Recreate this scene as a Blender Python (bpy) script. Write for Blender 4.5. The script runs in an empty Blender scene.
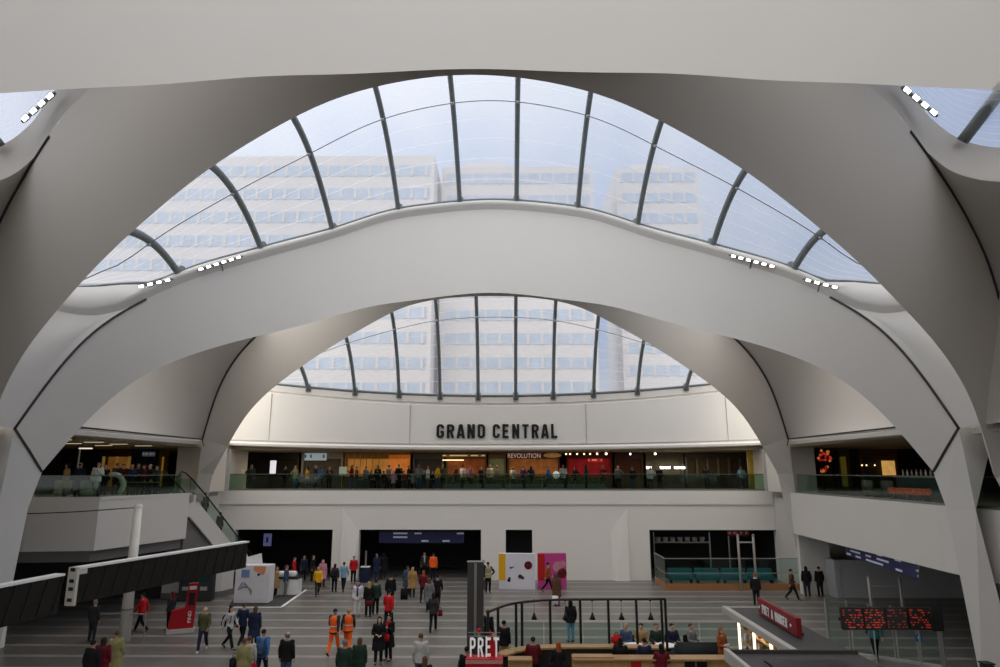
import bpy, bmesh, math, random
import numpy as np
from mathutils import Vector, Matrix
random.seed(7)
S = bpy.context.scene
COL = S.collection
# ------------------------------------------------------------------ camera, world, exposure
FPX, PITCH, YAW = 667.0, math.radians(11.65), math.radians(0.69)
CAM = Vector((0.9, 0.0, 7.27))
cd = bpy.data.cameras.new('camera'); cam = bpy.data.objects.new('camera', cd); COL.objects.link(cam)
cd.sensor_width = 36.0; cd.lens = FPX / 1000 * 36.0; cd.clip_end = 600
cam.location = CAM; cam.rotation_euler = (math.pi / 2 + PITCH, 0, YAW)
S.camera = cam
S.view_settings.view_transform = 'Standard'; S.view_settings.look = 'None'
S.view_settings.gamma = 1; S.view_settings.use_curve_mapping = False
S.view_settings.exposure = -0.5
SKY = 1.0
w = bpy.data.worlds.new('sky'); S.world = w; w.use_nodes = True
nt = w.node_tree; nt.nodes.clear()
def wn(t, **k):
    q = nt.nodes.new(t)
    for a, v in k.items(): setattr(q, a, v)
    return q
o_ = wn('ShaderNodeOutputWorld'); b_ = wn('ShaderNodeBackground'); tc = wn('ShaderNodeTexCoord'); nz = wn('ShaderNodeTexNoise'); cr = wn('ShaderNodeValToRGB')
nz.inputs['Scale'].default_value = 2.6; nz.inputs['Detail'].default_value = 6
cr.color_ramp.elements[0].position = 0.42; cr.color_ramp.elements[0].color = (0.42, 0.60, 0.95, 1)
cr.color_ramp.elements[1].position = 0.58; cr.color_ramp.elements[1].color = (0.80, 0.87, 1.0, 1)
# overcast sky, brightest behind the viewpoint where the sun stands behind the cloud
sx = wn('ShaderNodeVectorMath', operation='DOT_PRODUCT'); sx.inputs[1].default_value = (0.28, 0.40, -0.87); nt.links.new(tc.outputs['Generated'], sx.inputs[0])
mr = wn('ShaderNodeMapRange'); mr.inputs['From Min'].default_value = 0.25; mr.inputs['From Max'].default_value = -0.9
mr.inputs['To Min'].default_value = 1.0; mr.inputs['To Max'].default_value = 4.0; nt.links.new(sx.outputs['Value'], mr.inputs['Value'])
wm = wn('ShaderNodeMixRGB', blend_type='MIX'); wm.inputs['Color2'].default_value = (1.0, 0.95, 0.89, 1)
mf = wn('ShaderNodeMapRange'); mf.inputs['From Min'].default_value = 0.3; mf.inputs['From Max'].default_value = -0.6; nt.links.new(sx.outputs['Value'], mf.inputs['Value'])
nt.links.new(tc.outputs['Generated'], nz.inputs['Vector']); nt.links.new(nz.outputs['Fac'], cr.inputs['Fac'])
nt.links.new(cr.outputs['Color'], wm.inputs['Color1']); nt.links.new(mf.outputs[0], wm.inputs['Fac']); nt.links.new(wm.outputs[0], b_.inputs['Color'])
ms = wn('ShaderNodeMath', operation='MULTIPLY'); ms.inputs[1].default_value = SKY; nt.links.new(mr.outputs[0], ms.inputs[0]); nt.links.new(ms.outputs[0], b_.inputs['Strength'])
nt.links.new(b_.outputs['Background'], o_.inputs['Surface'])

# ------------------------------------------------------------------ survey of the place from the photograph
_f = Vector((-math.sin(YAW) * math.cos(PITCH), math.cos(YAW) * math.cos(PITCH), math.sin(PITCH)))
_r = Vector((math.cos(YAW), math.sin(YAW), 0)); _u = _r.cross(_f)
def _ray(x, y): return _f + _r * ((x - 500) / FPX) - _u * ((y - 333.5) / FPX)
def on_z(x, y, z): d = _ray(x, y); return CAM + d * ((z - CAM.z) / d.z)
def on_y(x, y, Y): d = _ray(x, y); return CAM + d * (Y / d.y)
def on_x(x, y, X): d = _ray(x, y); return CAM + d * ((X - CAM.x) / d.x)

# ------------------------------------------------------------------ materials
MATS = {}
def mat(name, col, rough=0.6, metal=0.0, var=0.06, scale=3.0, emit=None, estr=0.0, spec=0.3):
    if name in MATS: return MATS[name]
    m = bpy.data.materials.new(name); m.use_nodes = True; n = m.node_tree.nodes; l = m.node_tree.links
    p = n['Principled BSDF']
    p.inputs['Roughness'].default_value = rough; p.inputs['Metallic'].default_value = metal
    p.inputs['Specular IOR Level'].default_value = spec
    t = n.new('ShaderNodeTexCoord'); z = n.new('ShaderNodeTexNoise'); r = n.new('ShaderNodeMixRGB')
    z.inputs['Scale'].default_value = scale; z.inputs['Detail'].default_value = 4
    r.inputs['Color1'].default_value = tuple(c * (1 - var) for c in col) + (1,)
    r.inputs['Color2'].default_value = tuple(min(1, c * (1 + var)) for c in col) + (1,)
    l.new(t.outputs['Object'], z.inputs['Vector']); l.new(z.outputs['Fac'], r.inputs['Fac']); l.new(r.outputs['Color'], p.inputs['Base Color'])
    if emit:
        p.inputs['Emission Color'].default_value = tuple(emit) + (1,); p.inputs['Emission Strength'].default_value = estr
    MATS[name] = m; return m
def glass(name, tint, refl=0.06, rough=0.05):
    m = bpy.data.materials.new(name); m.use_nodes = True; n = m.node_tree.nodes; l = m.node_tree.links; n.clear()
    o = n.new('ShaderNodeOutputMaterial'); mx = n.new('ShaderNodeMixShader'); t = n.new('ShaderNodeBsdfTransparent'); g = n.new('ShaderNodeBsdfGlossy')
    t.inputs['Color'].default_value = tuple(tint) + (1,); g.inputs['Roughness'].default_value = rough
    fr = n.new('ShaderNodeLayerWeight'); fr.inputs['Blend'].default_value = 0.25
    ma = n.new('ShaderNodeMath'); ma.operation = 'MULTIPLY_ADD'; ma.inputs[1].default_value = 0.18; ma.inputs[2].default_value = refl
    l.new(fr.outputs['Facing'], ma.inputs[0]); l.new(ma.outputs[0], mx.inputs[0])
    l.new(t.outputs[0], mx.inputs[1]); l.new(g.outputs[0], mx.inputs[2]); l.new(mx.outputs[0], o.inputs['Surface'])
    MATS[name] = m; return m
def etfe(name, seams=19.0, veil=0.46, tint=(0.78, 0.80, 0.83)):
    """clear foil cushion: mostly transparent, milky printed veil, white weld seams running across the vault"""
    m = bpy.data.materials.new(name); m.use_nodes = True; n = m.node_tree.nodes; l = m.node_tree.links; n.clear()
    o = n.new('ShaderNodeOutputMaterial'); mx = n.new('ShaderNodeMixShader'); t = n.new('ShaderNodeBsdfTransparent')
    ad = n.new('ShaderNodeMixShader'); df = n.new('ShaderNodeBsdfDiffuse'); tr = n.new('ShaderNodeBsdfTranslucent')
    t.inputs['Color'].default_value = tint + (1,)
    for q in (df, tr): q.inputs['Color'].default_value = (0.66, 0.70, 0.78, 1)
    ad.inputs[0].default_value = 0.62; l.new(df.outputs[0], ad.inputs[1]); l.new(tr.outputs[0], ad.inputs[2])
    uv = n.new('ShaderNodeUVMap'); sp = n.new('ShaderNodeSeparateXYZ'); l.new(uv.outputs[0], sp.inputs[0])
    mu = n.new('ShaderNodeMath'); mu.operation = 'MULTIPLY'; mu.inputs[1].default_value = seams; l.new(sp.outputs['Y'], mu.inputs[0])
    fr = n.new('ShaderNodeMath'); fr.operation = 'FRACT'; l.new(mu.outputs[0], fr.inputs[0])
    lt = n.new('ShaderNodeMath'); lt.operation = 'LESS_THAN'; lt.inputs[1].default_value = 0.07; l.new(fr.outputs[0], lt.inputs[0])
    nz = n.new('ShaderNodeTexNoise'); nz.inputs['Scale'].default_value = 0.25; tcn = n.new('ShaderNodeTexCoord'); l.new(tcn.outputs['Object'], nz.inputs['Vector'])
    m1 = n.new('ShaderNodeMath'); m1.operation = 'MULTIPLY_ADD'; m1.inputs[1].default_value = 0.16; m1.inputs[2].default_value = veil - 0.08; l.new(nz.outputs['Fac'], m1.inputs[0])
    m2 = n.new('ShaderNodeMath'); m2.operation = 'MULTIPLY_ADD'; m2.inputs[1].default_value = 0.28; l.new(lt.outputs[0], m2.inputs[0]); l.new(m1.outputs[0], m2.inputs[2])
    l.new(m2.outputs[0], mx.inputs[0]); l.new(t.outputs[0], mx.inputs[1]); l.new(ad.outputs[0], mx.inputs[2]); l.new(mx.outputs[0], o.inputs['Surface'])
    MATS[name] = m; return m
FAB = mat('tensioned_fabric', (0.69, 0.66, 0.62), 0.55, var=0.025, scale=0.35)
WALLE = mat('brightened_end_cladding', (0.80, 0.77, 0.72), 0.55, var=0.03, scale=0.4)  # same cladding as the sides, colour raised to stand in for stronger light
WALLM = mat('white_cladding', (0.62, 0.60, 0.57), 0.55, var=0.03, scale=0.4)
CREAM = mat('cream_render', (0.62, 0.58, 0.51), 0.6, var=0.03)
GROOVE = mat('dark_joint', (0.05, 0.05, 0.05), 0.6)
GREYP = mat('grey_panel', (0.16, 0.155, 0.15), 0.6)
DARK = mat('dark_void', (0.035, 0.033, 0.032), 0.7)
BLACK = mat('black_metal', (0.015, 0.015, 0.016), 0.4)
STEEL = mat('brushed_steel', (0.42, 0.42, 0.41), 0.38, 0.8)
RIBM = mat('grey_painted_steel', (0.17, 0.19, 0.19), 0.45)
CEILM = mat('mezzanine_ceiling', (0.36, 0.30, 0.21), 0.7)
WOOD = mat('oak_veneer', (0.50, 0.30, 0.12), 0.5, var=0.25, scale=8)
RED = mat('red_panel', (0.42, 0.012, 0.018), 0.4)
WHITE = mat('white_paint', (0.82, 0.82, 0.80), 0.4)
LAMP = mat('lamp_lens', (0.9, 0.9, 0.85), 0.3, emit=(1, 0.95, 0.85), estr=9.0)
WARM = mat('warm_lamp', (0.9, 0.7, 0.4), 0.3, emit=(1, 0.72, 0.38), estr=4.0)
GLASS = glass('balustrade_glass', (0.62, 0.77, 0.70), 0.012)
GLASS2 = glass('screen_glass', (0.80, 0.88, 0.85), 0.012)
WINDOWG = mat('office_window', (0.36, 0.43, 0.52), 0.25, var=0.3, scale=0.6)
OFFICE = mat('office_concrete', (0.60, 0.56, 0.53), 0.7, var=0.05, scale=0.2)
ETFE = etfe('etfe_foil', veil=0.34, tint=(0.61, 0.65, 0.71)); ETFE2 = etfe('etfe_foil_clearer', veil=0.34); ETFE4 = etfe('etfe_foil_side', veil=0.34, tint=(0.52, 0.55, 0.61)); ETFE3 = etfe('etfe_foil_dimming', veil=0.40, tint=(0.44, 0.45, 0.46))  # side and rear foils tinted darker to cut the light they admit
LEAF = mat('hedge_leaf', (0.09, 0.14, 0.04), 0.6, var=0.6, scale=9)

# ------------------------------------------------------------------ mesh helpers
class B:
    def __init__(s): s.bm = bmesh.new()
    def box(s, a, b, bev=0.0):
        a, b = Vector(a), Vector(b); c = (a + b) / 2; d = b - a
        g = bmesh.ops.create_cube(s.bm, size=1.0)['verts']
        for v in g: v.co = Vector((v.co.x * abs(d.x), v.co.y * abs(d.y), v.co.z * abs(d.z))) + c
        if bev:
            es = list({e for v in g for e in v.link_edges}); bmesh.ops.bevel(s.bm, geom=es, offset=bev, segments=2, affect='EDGES')
        return s
    def obox(s, p, q, wd, z0, z1):
        """upright slab along the plan line p-q, thickness wd"""
        p, q = Vector((p[0], p[1], 0)), Vector((q[0], q[1], 0)); n = (q - p).normalized().cross(Vector((0, 0, 1))) * (wd / 2)
        return s.prism([p - n, q - n, q + n, p + n], z0, z1)
    def prism(s, pts, z0, z1):
        lo = [s.bm.verts.new((p[0], p[1], z0)) for p in pts]; hi = [s.bm.verts.new((p[0], p[1], z1)) for p in pts]
        n = len(pts); s.bm.faces.new(lo[::-1]); s.bm.faces.new(hi)
        for i in range(n): s.bm.faces.new((lo[i], lo[(i + 1) % n], hi[(i + 1) % n], hi[i]))
        return s
    def hull(s, pts):
        vs = [s.bm.verts.new(p) for p in pts]; bmesh.ops.convex_hull(s.bm, input=vs); return s
    def tube(s, pts, rad, n=10, flat=None, cap=True):
        """round bar along pts; rad is one radius or one per point; flat=(a,b) scales the section"""
        pts = [Vector(p) for p in pts]
        if not hasattr(rad, '__len__'): rad = [rad] * len(pts)
        rings = []; up = None
        for i, p in enumerate(pts):
            d = (pts[min(i + 1, len(pts) - 1)] - pts[max(i - 1, 0)]).normalized()
            if up is None:
                up = Vector((0, 0, 1)) if abs(d.z) < 0.9 else Vector((0, 1, 0))
            x = d.cross(up).normalized(); y = x.cross(d).normalized(); up = y
            fa, fb = flat or (1, 1)
            rings.append([s.bm.verts.new(p + x * (rad[i] * fa * math.cos(t)) + y * (rad[i] * fb * math.sin(t))) for t in [2 * math.pi * k / n for k in range(n)]])
        for a, b in zip(rings, rings[1:]):
            for k in range(n): s.bm.faces.new((a[k], a[(k + 1) % n], b[(k + 1) % n], b[k]))
        if cap: s.bm.faces.new(rings[0][::-1]); s.bm.faces.new(rings[-1])
        return s
    def rings(s, L, n=18):
        """stack of horizontal ellipses (z, rx, ry, x, y)"""
        R = [[s.bm.verts.new((e[3] + e[1] * math.cos(2 * math.pi * k / n), e[4] + e[2] * math.sin(2 * math.pi * k / n), e[0])) for k in range(n)] for e in L]
        for a, b in zip(R, R[1:]):
            for k in range(n): s.bm.faces.new((a[k], a[(k + 1) % n], b[(k + 1) % n], b[k]))
        s.bm.faces.new(R[0][::-1]); s.bm.faces.new(R[-1]); return s
    def ball(s, c, r, sub=2):
        g = bmesh.ops.create_icosphere(s.bm, subdivisions=sub, radius=1.0)['verts']
        r = r if hasattr(r, '__len__') else (r, r, r)
        for v in g: v.co = Vector((v.co.x * r[0] + c[0], v.co.y * r[1] + c[1], v.co.z * r[2] + c[2]))
        return s
    def grid(s, P, uv=False, mi=0):
        """surface through a 2D list of points"""
        V = [[s.bm.verts.new(p) for p in row] for row in P]; m = len(P); n = len(P[0])
        ul = s.bm.loops.layers.uv.verify() if uv else None
        for i in range(m - 1):
            for j in range(n - 1):
                try: f = s.bm.faces.new((V[i][j], V[i][j + 1], V[i + 1][j + 1], V[i + 1][j]))
                except ValueError: continue
                f.material_index = mi
                if uv:
                    for lp, (a, b) in zip(f.loops, ((i, j), (i, j + 1), (i + 1, j + 1), (i + 1, j))): lp[ul].uv = (b / (n - 1), a / (m - 1))
        return s
    def mesh(s, name, smooth=False, norm=True):
        if norm: bmesh.ops.recalc_face_normals(s.bm, faces=s.bm.faces)
        me = bpy.data.meshes.new(name); s.bm.to_mesh(me); s.bm.free()
        if smooth: me.polygons.foreach_set('use_smooth', [True] * len(me.polygons))
        return me
    def build(s, name, m, parent=None, smooth=False, norm=True):
        return link(name, s.mesh(name, smooth, norm), m, parent)
def link(name, me, m, parent=None):
    o = bpy.data.objects.new(name, me); COL.objects.link(o)
    for q in (m if isinstance(m, (list, tuple)) else [m]):
        if q: me.materials.append(q)
    if parent: o.parent = parent
    return o
def tag(o, label=None, cat=None, group=None, kind=None):
    if label: o['label'] = label
    if cat: o['category'] = cat
    if group: o['group'] = group
    if kind: o['kind'] = kind
    return o
def thing(name, label, cat, loc=(0, 0, 0), rz=0, group=None, kind=None):
    o = bpy.data.objects.new(name, None); COL.objects.link(o); o.location = loc; o.rotation_euler = (0, 0, rz)
    o.empty_display_size = 0.2
    return tag(o, label, cat, group, kind)
def struct(o, label, cat): return tag(o, label, cat, None, 'structure')
def text_mesh(txt, h, width=None, bold=0.0, depth=0.02, space=1.0):
    cu = bpy.data.curves.new('lettering', 'FONT'); cu.body = txt; cu.size = 1.0; cu.extrude = depth; cu.offset = bold; cu.align_x = 'CENTER'; cu.space_character = space
    ob = bpy.data.objects.new('lettering', cu); COL.objects.link(ob)
    bpy.context.view_layer.update()
    me = bpy.data.meshes.new_from_object(ob.evaluated_get(bpy.context.evaluated_depsgraph_get()))
    bpy.data.objects.remove(ob); bpy.data.curves.remove(cu)
    co = np.empty(len(me.vertices) * 3); me.vertices.foreach_get('co', co); co = co.reshape(-1, 3)
    lo, hi = co.min(0), co.max(0)
    sy = h / (hi[1] - lo[1]); sx = (width / (hi[0] - lo[0])) if width else sy
    co[:, 0] = (co[:, 0] - (lo[0] + hi[0]) / 2) * sx; co[:, 1] = (co[:, 1] - lo[1]) * sy
    # stands upright facing -Y
    out = np.stack([co[:, 0], -co[:, 2], co[:, 1]], 1); me.vertices.foreach_set('co', out.ravel()); me.update()
    return me

GL = {'C': [[(.40, .68), (.40, .80), (.32, .905), (.18, .905), (.10, .80), (.10, .20), (.18, .095), (.32, .095), (.40, .20), (.40, .32)]],
      'G': [[(.40, .70), (.40, .80), (.32, .905), (.18, .905), (.10, .80), (.10, .20), (.18, .095), (.32, .095), (.40, .20), (.40, .45), (.27, .45)]],
      'P': [[(.10, 0), (.10, .905), (.30, .905), (.40, .82), (.40, .58), (.30, .48), (.10, .48)]], 'R': [[(.10, 0), (.10, .905), (.30, .905), (.40, .82), (.40, .60), (.30, .50), (.10, .50)], [(.27, .5), (.41, 0)]],
      'A': [[(.07, 0), (.215, .95)], [(.43, 0), (.285, .95)], [(.2, .95), (.3, .95)], [(.14, .25), (.36, .25)]], 'N': [[(.10, 0), (.10, 1)], [(.40, 0), (.40, 1)], [(.11, .97), (.39, .03)]],
      'D': [[(.10, .095), (.10, .905), (.30, .905), (.40, .80), (.40, .20), (.30, .095), (.10, .095)]], 'E': [[(.10, 0), (.10, 1)], [(.1, .905), (.42, .905)], [(.1, .5), (.38, .5)], [(.1, .095), (.42, .095)]],
      'T': [[(.04, .905), (.46, .905)], [(.25, 0), (.25, .9)]], 'L': [[(.10, 1), (.10, 0)], [(.1, .095), (.42, .095)]], 'M': [[(.08, 0), (.08, 1)], [(.44, 0), (.44, 1)], [(.09, .97), (.26, .4)], [(.43, .97), (.26, .4)]],
      '*': [[(.1, .5), (.4, .5)], [(.17, .37), (.33, .63)], [(.33, .37), (.17, .63)]], ' ': []}
def block_text(txt, h, width, stroke=.19, depth=.05, gap=.12, face=None):
    """condensed block capitals standing upright, facing -Y, centred on x; each stroke a solid bar"""
    adv = .5 + gap - .1; n = len(txt); tot = adv * n - gap; sx = width / tot; b = B(); hs = stroke / 2; z = 0
    for i, ch in enumerate(txt):
        for st in GL[ch]:
            for k, (p, q) in enumerate(zip(st, st[1:])):
                p, q = Vector((p[0] - .05 + adv * i - tot / 2, p[1])), Vector((q[0] - .05 + adv * i - tot / 2, q[1])); d = (q - p).normalized(); nn = Vector((-d.y, d.x)) * hs
                a0 = p - d * (hs * .45 if k > 0 else 0); a1 = q + d * (hs * .45 if k < len(st) - 2 else 0); z += 1
                pts = [a0 - nn, a1 - nn, a1 + nn, a0 + nn]; dd = depth + .0006 * (z % 5)
                vs = [b.bm.verts.new((u.x * sx, y, min(max(u.y, 0), 1) * h)) for y in (-dd, 0) for u in pts]
                for f in ((0, 1, 2, 3), (7, 6, 5, 4), (0, 4, 5, 1), (1, 5, 6, 2), (2, 6, 7, 3), (3, 7, 4, 0)): b.bm.faces.new([vs[j] for j in f])
    return b.mesh('lettering')

# ------------------------------------------------------------------ arches: three edge curves, mirrored about x = 0
def tabf(T):
    """fair monotone curve through measured points, level at the crown"""
    X = np.array([t[0] for t in T], float); Z = np.array([t[1] for t in T], float); X[0] = 0
    h = np.diff(X); d = np.diff(Z) / h; m = np.zeros(len(X))
    for i in range(1, len(X) - 1):
        if d[i - 1] * d[i] > 0: m[i] = (h[i - 1] + h[i]) / (h[i] / d[i - 1] + h[i - 1] / d[i])
    m[-1] = d[-1]
    def f(x):
        x = min(abs(x), X[-1]); i = min(max(int(np.searchsorted(X, x)) - 1, 0), len(h) - 1); t = (x - X[i]) / h[i]
        return float(Z[i] * (1 + 2 * t) * (1 - t) ** 2 + m[i] * h[i] * t * (1 - t) ** 2 + Z[i + 1] * t * t * (3 - 2 * t) + m[i + 1] * h[i] * t * t * (t - 1))
    g = np.linspace(0, X[-1], 260); v = np.array([f(t) for t in g]); k = np.hanning(57); k /= k.sum()
    ext = np.concatenate([v[28:0:-1], v, 2 * v[-1] - v[-2:-30:-1]]); sm = np.convolve(ext, k, 'valid')
    return lambda x: float(np.interp(abs(x), g, sm))
XF = 16.7
PCz = tabf([(0, 16.22), (4.51, 15.59), (5.48, 15.40), (7.72, 14.55), (9.0, 13.98), (10.91, 13.21), (12.5, 12.45), (13.68, 11.7), (14.37, 11.13), (15.09, 10.3), (15.79, 9.14), (16.3, 8.05), (16.6, 7.25)])
QCz = tabf([(0, 21.37), (4.71, 20.58), (8.29, 18.62), (10.46, 17.33), (11.66, 16.5), (13.32, 15.29), (14.45, 14.05), (15.28, 13.02), (15.84, 11.97), (16.31, 10.85), (16.6, 9.7), (16.74, 8.75)])
QDz = tabf([(0, 16.3), (4.88, 15.84), (6.08, 15.29), (8.13, 14.4), (10.85, 13.11), (12.74, 12.16), (14.28, 11.25), (15.9, 9.81), (16.7, 8.77)])
PDz = tabf([(0, 17.6), (5, 17.4), (10, 16.7), (14.22, 14.96), (15.91, 13.81), (17.34, 12.08), (18.19, 10.43), (18.44, 9.26)])
Q1z = tabf([(0, 16.66), (2.58, 16.4), (3.87, 16.09), (4.73, 15.73), (6.63, 14.96), (8.8, 13.86), (11.39, 12.52), (12.27, 12.0), (13.65, 11.35), (15.23, 10.4), (16.3, 9.6), (17.1, 8.5), (17.7, 7.0)])
P1z = tabf([(0, 18.2), (6, 18.1), (10.66, 17.72), (11.96, 17.39), (13.36, 16.43), (15.18, 15.36), (16.49, 14.32), (17.62, 13.29), (18.6, 9.2)])
P0z = tabf([(0, 16.16), (3.02, 15.86), (4.2, 15.71), (6.56, 15.02), (7.87, 14.66), (8.74, 14.29), (9.71, 13.95), (12.5, 12.5), (14.4, 11.2), (15.8, 9.2), (16.6, 7.3)])
SQ = lambda x: (x / 17.0) ** 2
def cPC(x): return Vector((x, 33 - 8 * SQ(x), PCz(x)))
def cQC(x): return Vector((x, 34.5 - 11 * SQ(x), QCz(x)))
def cRC(x): return Vector((x, 33.6 + BUMP(x) - 8 * SQ(x), PDz(x)))
def cQD(x): return Vector((x, 34 + 8.5 * SQ(x), QDz(x)))
BUMP = lambda x: 0.95 * math.exp(-(x / 6.0) ** 2)
def cPD(x): return Vector((x, 33 + BUMP(x) + 8 * SQ(x), PDz(x)))
def cOD(x): q = cQD(x); k = max(0, 1 - (x / 16.7) ** 2); return Vector((x, q.y + .7 * k + .12, q.z + 4.4 * k + .2))
def cQ1(x): return Vector((x, 14.5 + 8.5 * SQ(x), Q1z(x)))
def cP1(x): return Vector((x, 13.5 + BUMP(x) + 8 * SQ(x), P1z(x)))
def cO1(x): q = cQ1(x); k = max(0, 1 - (x / 17.7) ** 2); return Vector((x, q.y + .7 * k + .12, q.z + 4.4 * k + .2))
def cP0(x): return Vector((x, 13.5 - 8 * SQ(x), P0z(x)))
def cQ0(x): return Vector((x, 15.0 - 11 * SQ(x), QCz(x)))
def cR0(x): return Vector((x, 14.0 + BUMP(x) - 8 * SQ(x), P1z(x)))
def arch(name, edges, xm, label):
    """closed three-sided fabric clad arch"""
    b = B(); N = 120
    for (e0, x0), (e1, x1) in ((edges[0:2]), (edges[1:3]), (edges[2], edges[0])):
        rows = []
        for i in range(N + 1):
            t = -1 + 2 * i / N; t = math.sin(t * math.pi / 2) * 0.55 + t * 0.45
            p, q = e0(t * x0), e1(t * x1); rows.append([p.lerp(q, k / 8) for k in range(9)])
        b.grid(rows)
    return struct(b.build(name, FAB, None, True), label, 'roof arch')
arch('roof_arch', [(cPC, 16.6), (cQC, 16.74), (cRC, 18.44)], 16.7, 'broad white fabric front face of the middle arch across the hall')
arch('roof_arch', [(cQD, 16.7), (cPD, 18.44), (cOD, 16.7)], 16.7, 'grey underside of the arch leaning back over the GRAND CENTRAL wall')
arch('roof_arch', [(cP0, 16.6), (cQ0, 16.74), (cR0, 18.6)], 16.7, 'pale fabric band of the nearest arch along the top of the view')
arch('roof_arch', [(cQ1, 17.7), (cP1, 18.6), (cO1, 17.7)], 17.2, 'wide dark grey arch framing the large upper skylight')
def seam(pts, r, name, label):
    return struct(B().tube(pts, r, 6).build(name, GROOVE, None, True), label, 'joint')
for sgn, sd in ((-1, 'left'), (1, 'right')):
    seam([cQC(sgn * x) + Vector((0, -0.02, -0.02)) for x in np.linspace(14.2, 16.74, 22)], 0.05, 'trim_1', 'dark joint curving down the %s edge of the middle white arch' % sd)
    seam([cPD(sgn * x) + Vector((-sgn * 0.02, -0.02, -0.02)) for x in np.linspace(14.0, 18.44, 24)], 0.06, 'trim_2', 'dark joint curving down the %s leg of the arch by the GRAND CENTRAL wall' % sd)
    seam([cP1(sgn * x) + Vector((-sgn * 0.02, 0, -0.03)) for x in np.linspace(12.6, 18.6, 24)], 0.05, 'trim_3', 'dark joint down the outer edge of the dark grey arch, %s side' % sd)
    seam([cQC(sgn * 16.74), (sgn * 16.66, 24.6, 8.0), cPC(sgn * 16.6) + Vector((0, -.03, 0))], 0.05, 'trim_4', 'dark slanted joint where the middle arch meets its %s column' % sd)
    seam([cPD(sgn * 18.44), (sgn * 18.15, 42.55, 8.2), (sgn * 17.75, 42.85, 7.1)], 0.05, 'trim_5', 'dark slanted joint where the rear arch meets its %s column' % sd)

# columns under the arch feet
def loft(sections, name, label):
    b = B(); n = len(sections[0])
    V = [[b.bm.verts.new(p) for p in sec] for sec in sections]
    for a, c in zip(V, V[1:]):
        for k in range(n): b.bm.faces.new((a[k], a[(k + 1) % n], c[(k + 1) % n], c[k]))
    b.bm.faces.new(V[0][::-1]); b.bm.faces.new(V[-1])
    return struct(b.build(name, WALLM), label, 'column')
for s, sd in ((-1, 'left'), (1, 'right')):
    P, Q, R = cPC(s * 16.6), cQC(s * 16.74), cRC(s * 18.44)
    loft([[Q, P, R], [(s * 17.02, 23.95, 5.95), (s * 16.75, 25.1, 5.95), (s * 18.4, 26.3, 5.95)], [(s * 17.85, 24.1, 0), (s * 17.1, 25.0, 0), (s * 18.8, 25.6, 0)]], 'column', 'white tapering %s column under the middle arch' % sd)
    L, I, O = cQD(s * 16.7), cPD(s * 18.44), cOD(s * 16.7)
    loft([[L, I, O], [(s * 17.75, 42.8, 7.1), (s * 18.6, 42.6, 7.1), (s * 18.3, 44.2, 7.1)], [(s * 17.95, 42.9, 5.9), (s * 18.75, 42.8, 5.9), (s * 18.5, 44.2, 5.9)],
          [(s * 18.4, 42.9, 3.3), (s * 19.0, 42.9, 3.3), (s * 19.0, 44.2, 3.3)], [(s * 19.05, 43.0, 0), (s * 19.5, 43.0, 0), (s * 19.6, 44.2, 0)]], 'column', 'white slender %s column under the rear arch' % sd)
    L, I, O = cQ1(s * 17.7), cP1(s * 18.6), cO1(s * 17.7)
    loft([[L, I, O], [(s * 17.9, 23.0, 5.9), (s * 19.0, 21.9, 5.9), (s * 17.9, 23.4, 5.9)], [(s * 18.5, 22.6, 0), (s * 19.4, 21.9, 0), (s * 18.7, 23.2, 0)]], 'column', 'white %s column under the dark grey near arch' % sd)

# ------------------------------------------------------------------ rims and skylights
def bez(pts, n):
    """smooth curve through points (Catmull-Rom)"""
    pts = [Vector(p) for p in pts]; P = [2 * pts[0] - pts[1]] + pts + [2 * pts[-1] - pts[-2]]; out = []
    for i in range(1, len(P) - 2):
        for k in range(n):
            t = k / n; a, b, c, d = P[i - 1:i + 3]
            out.append(0.5 * ((2 * b) + (c - a) * t + (2 * a - 5 * b + 4 * c - d) * t * t + (3 * b - a - 3 * c + d) * t ** 3))
    out.append(pts[-1]); return out
def side_tail(s): return [Vector((s * a, b, c)) for a, b, c in ((14.9, 26.2, 13.65), (15.6, 25.5, 13.3), (16.4, 24.6, 13.3), (17.1, 23.0, 13.6), (17.3, 21.5, 14.0))]
def side_edge(s): return [Vector((s * a, b, c)) for a, b, c in ((15.0, 26.5, 14.85), (15.7, 25.75, 14.55), (16.5, 24.8, 14.35), (17.3, 23.2, 14.4), (17.5, 21.5, 14.7))]
xs = np.linspace(-14.2, 14.2, 65)
lip1 = bez(side_tail(-1)[::-1], 4)[:-1] + [cQC(x) for x in xs] + bez(side_tail(1), 4)[1:]
lip1 = bez(side_tail(-1)[::-1], 4) + [cQC(x) for x in xs] + bez(side_tail(1), 4)
edge1 = bez(side_edge(-1)[::-1], 4) + [Vector((x, 35 - 11 * SQ(x), QCz(x) + 0.72 + 0.1 * SQ(x))) for x in xs] + bez(side_edge(1), 4)
rows = []
for a, e in zip(lip1, edge1):
    m = a.lerp(e, 0.12) + Vector((0, 0.03, 0)); rows.append([a, a + Vector((0, -0.03, 0.04)), a + Vector((0, -0.2, 0.2)), a + Vector((0, -0.27, 0.30)), e + Vector((0, -.3, -.1)), e, e + Vector((0, 0.5, 0.02)), a + Vector((0, 0.9, -0.2))])
struct(B().grid(rows).build('trim_6', FAB, None, True), 'curved white rim along the lower edge of the large upper skylight', 'skylight rim')
RIBX = [-13.5, -10.9, -8.1, -5.0, -1.75, 1.4, 4.7, 7.6, 10.7, 13.35]
def vault(a, b, sag=0.21, n=26):
    """parabolic arch line in the y-z plane from a to b, bulging out"""
    d = b - a; L = d.length; nrm = Vector((0, -d.z, d.y)).normalized()
    if nrm.z < 0: nrm = -nrm
    return [a + d * t + nrm * (4 * t * (1 - t) * sag * L) for t in [k / n for k in range(n + 1)]]
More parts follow.
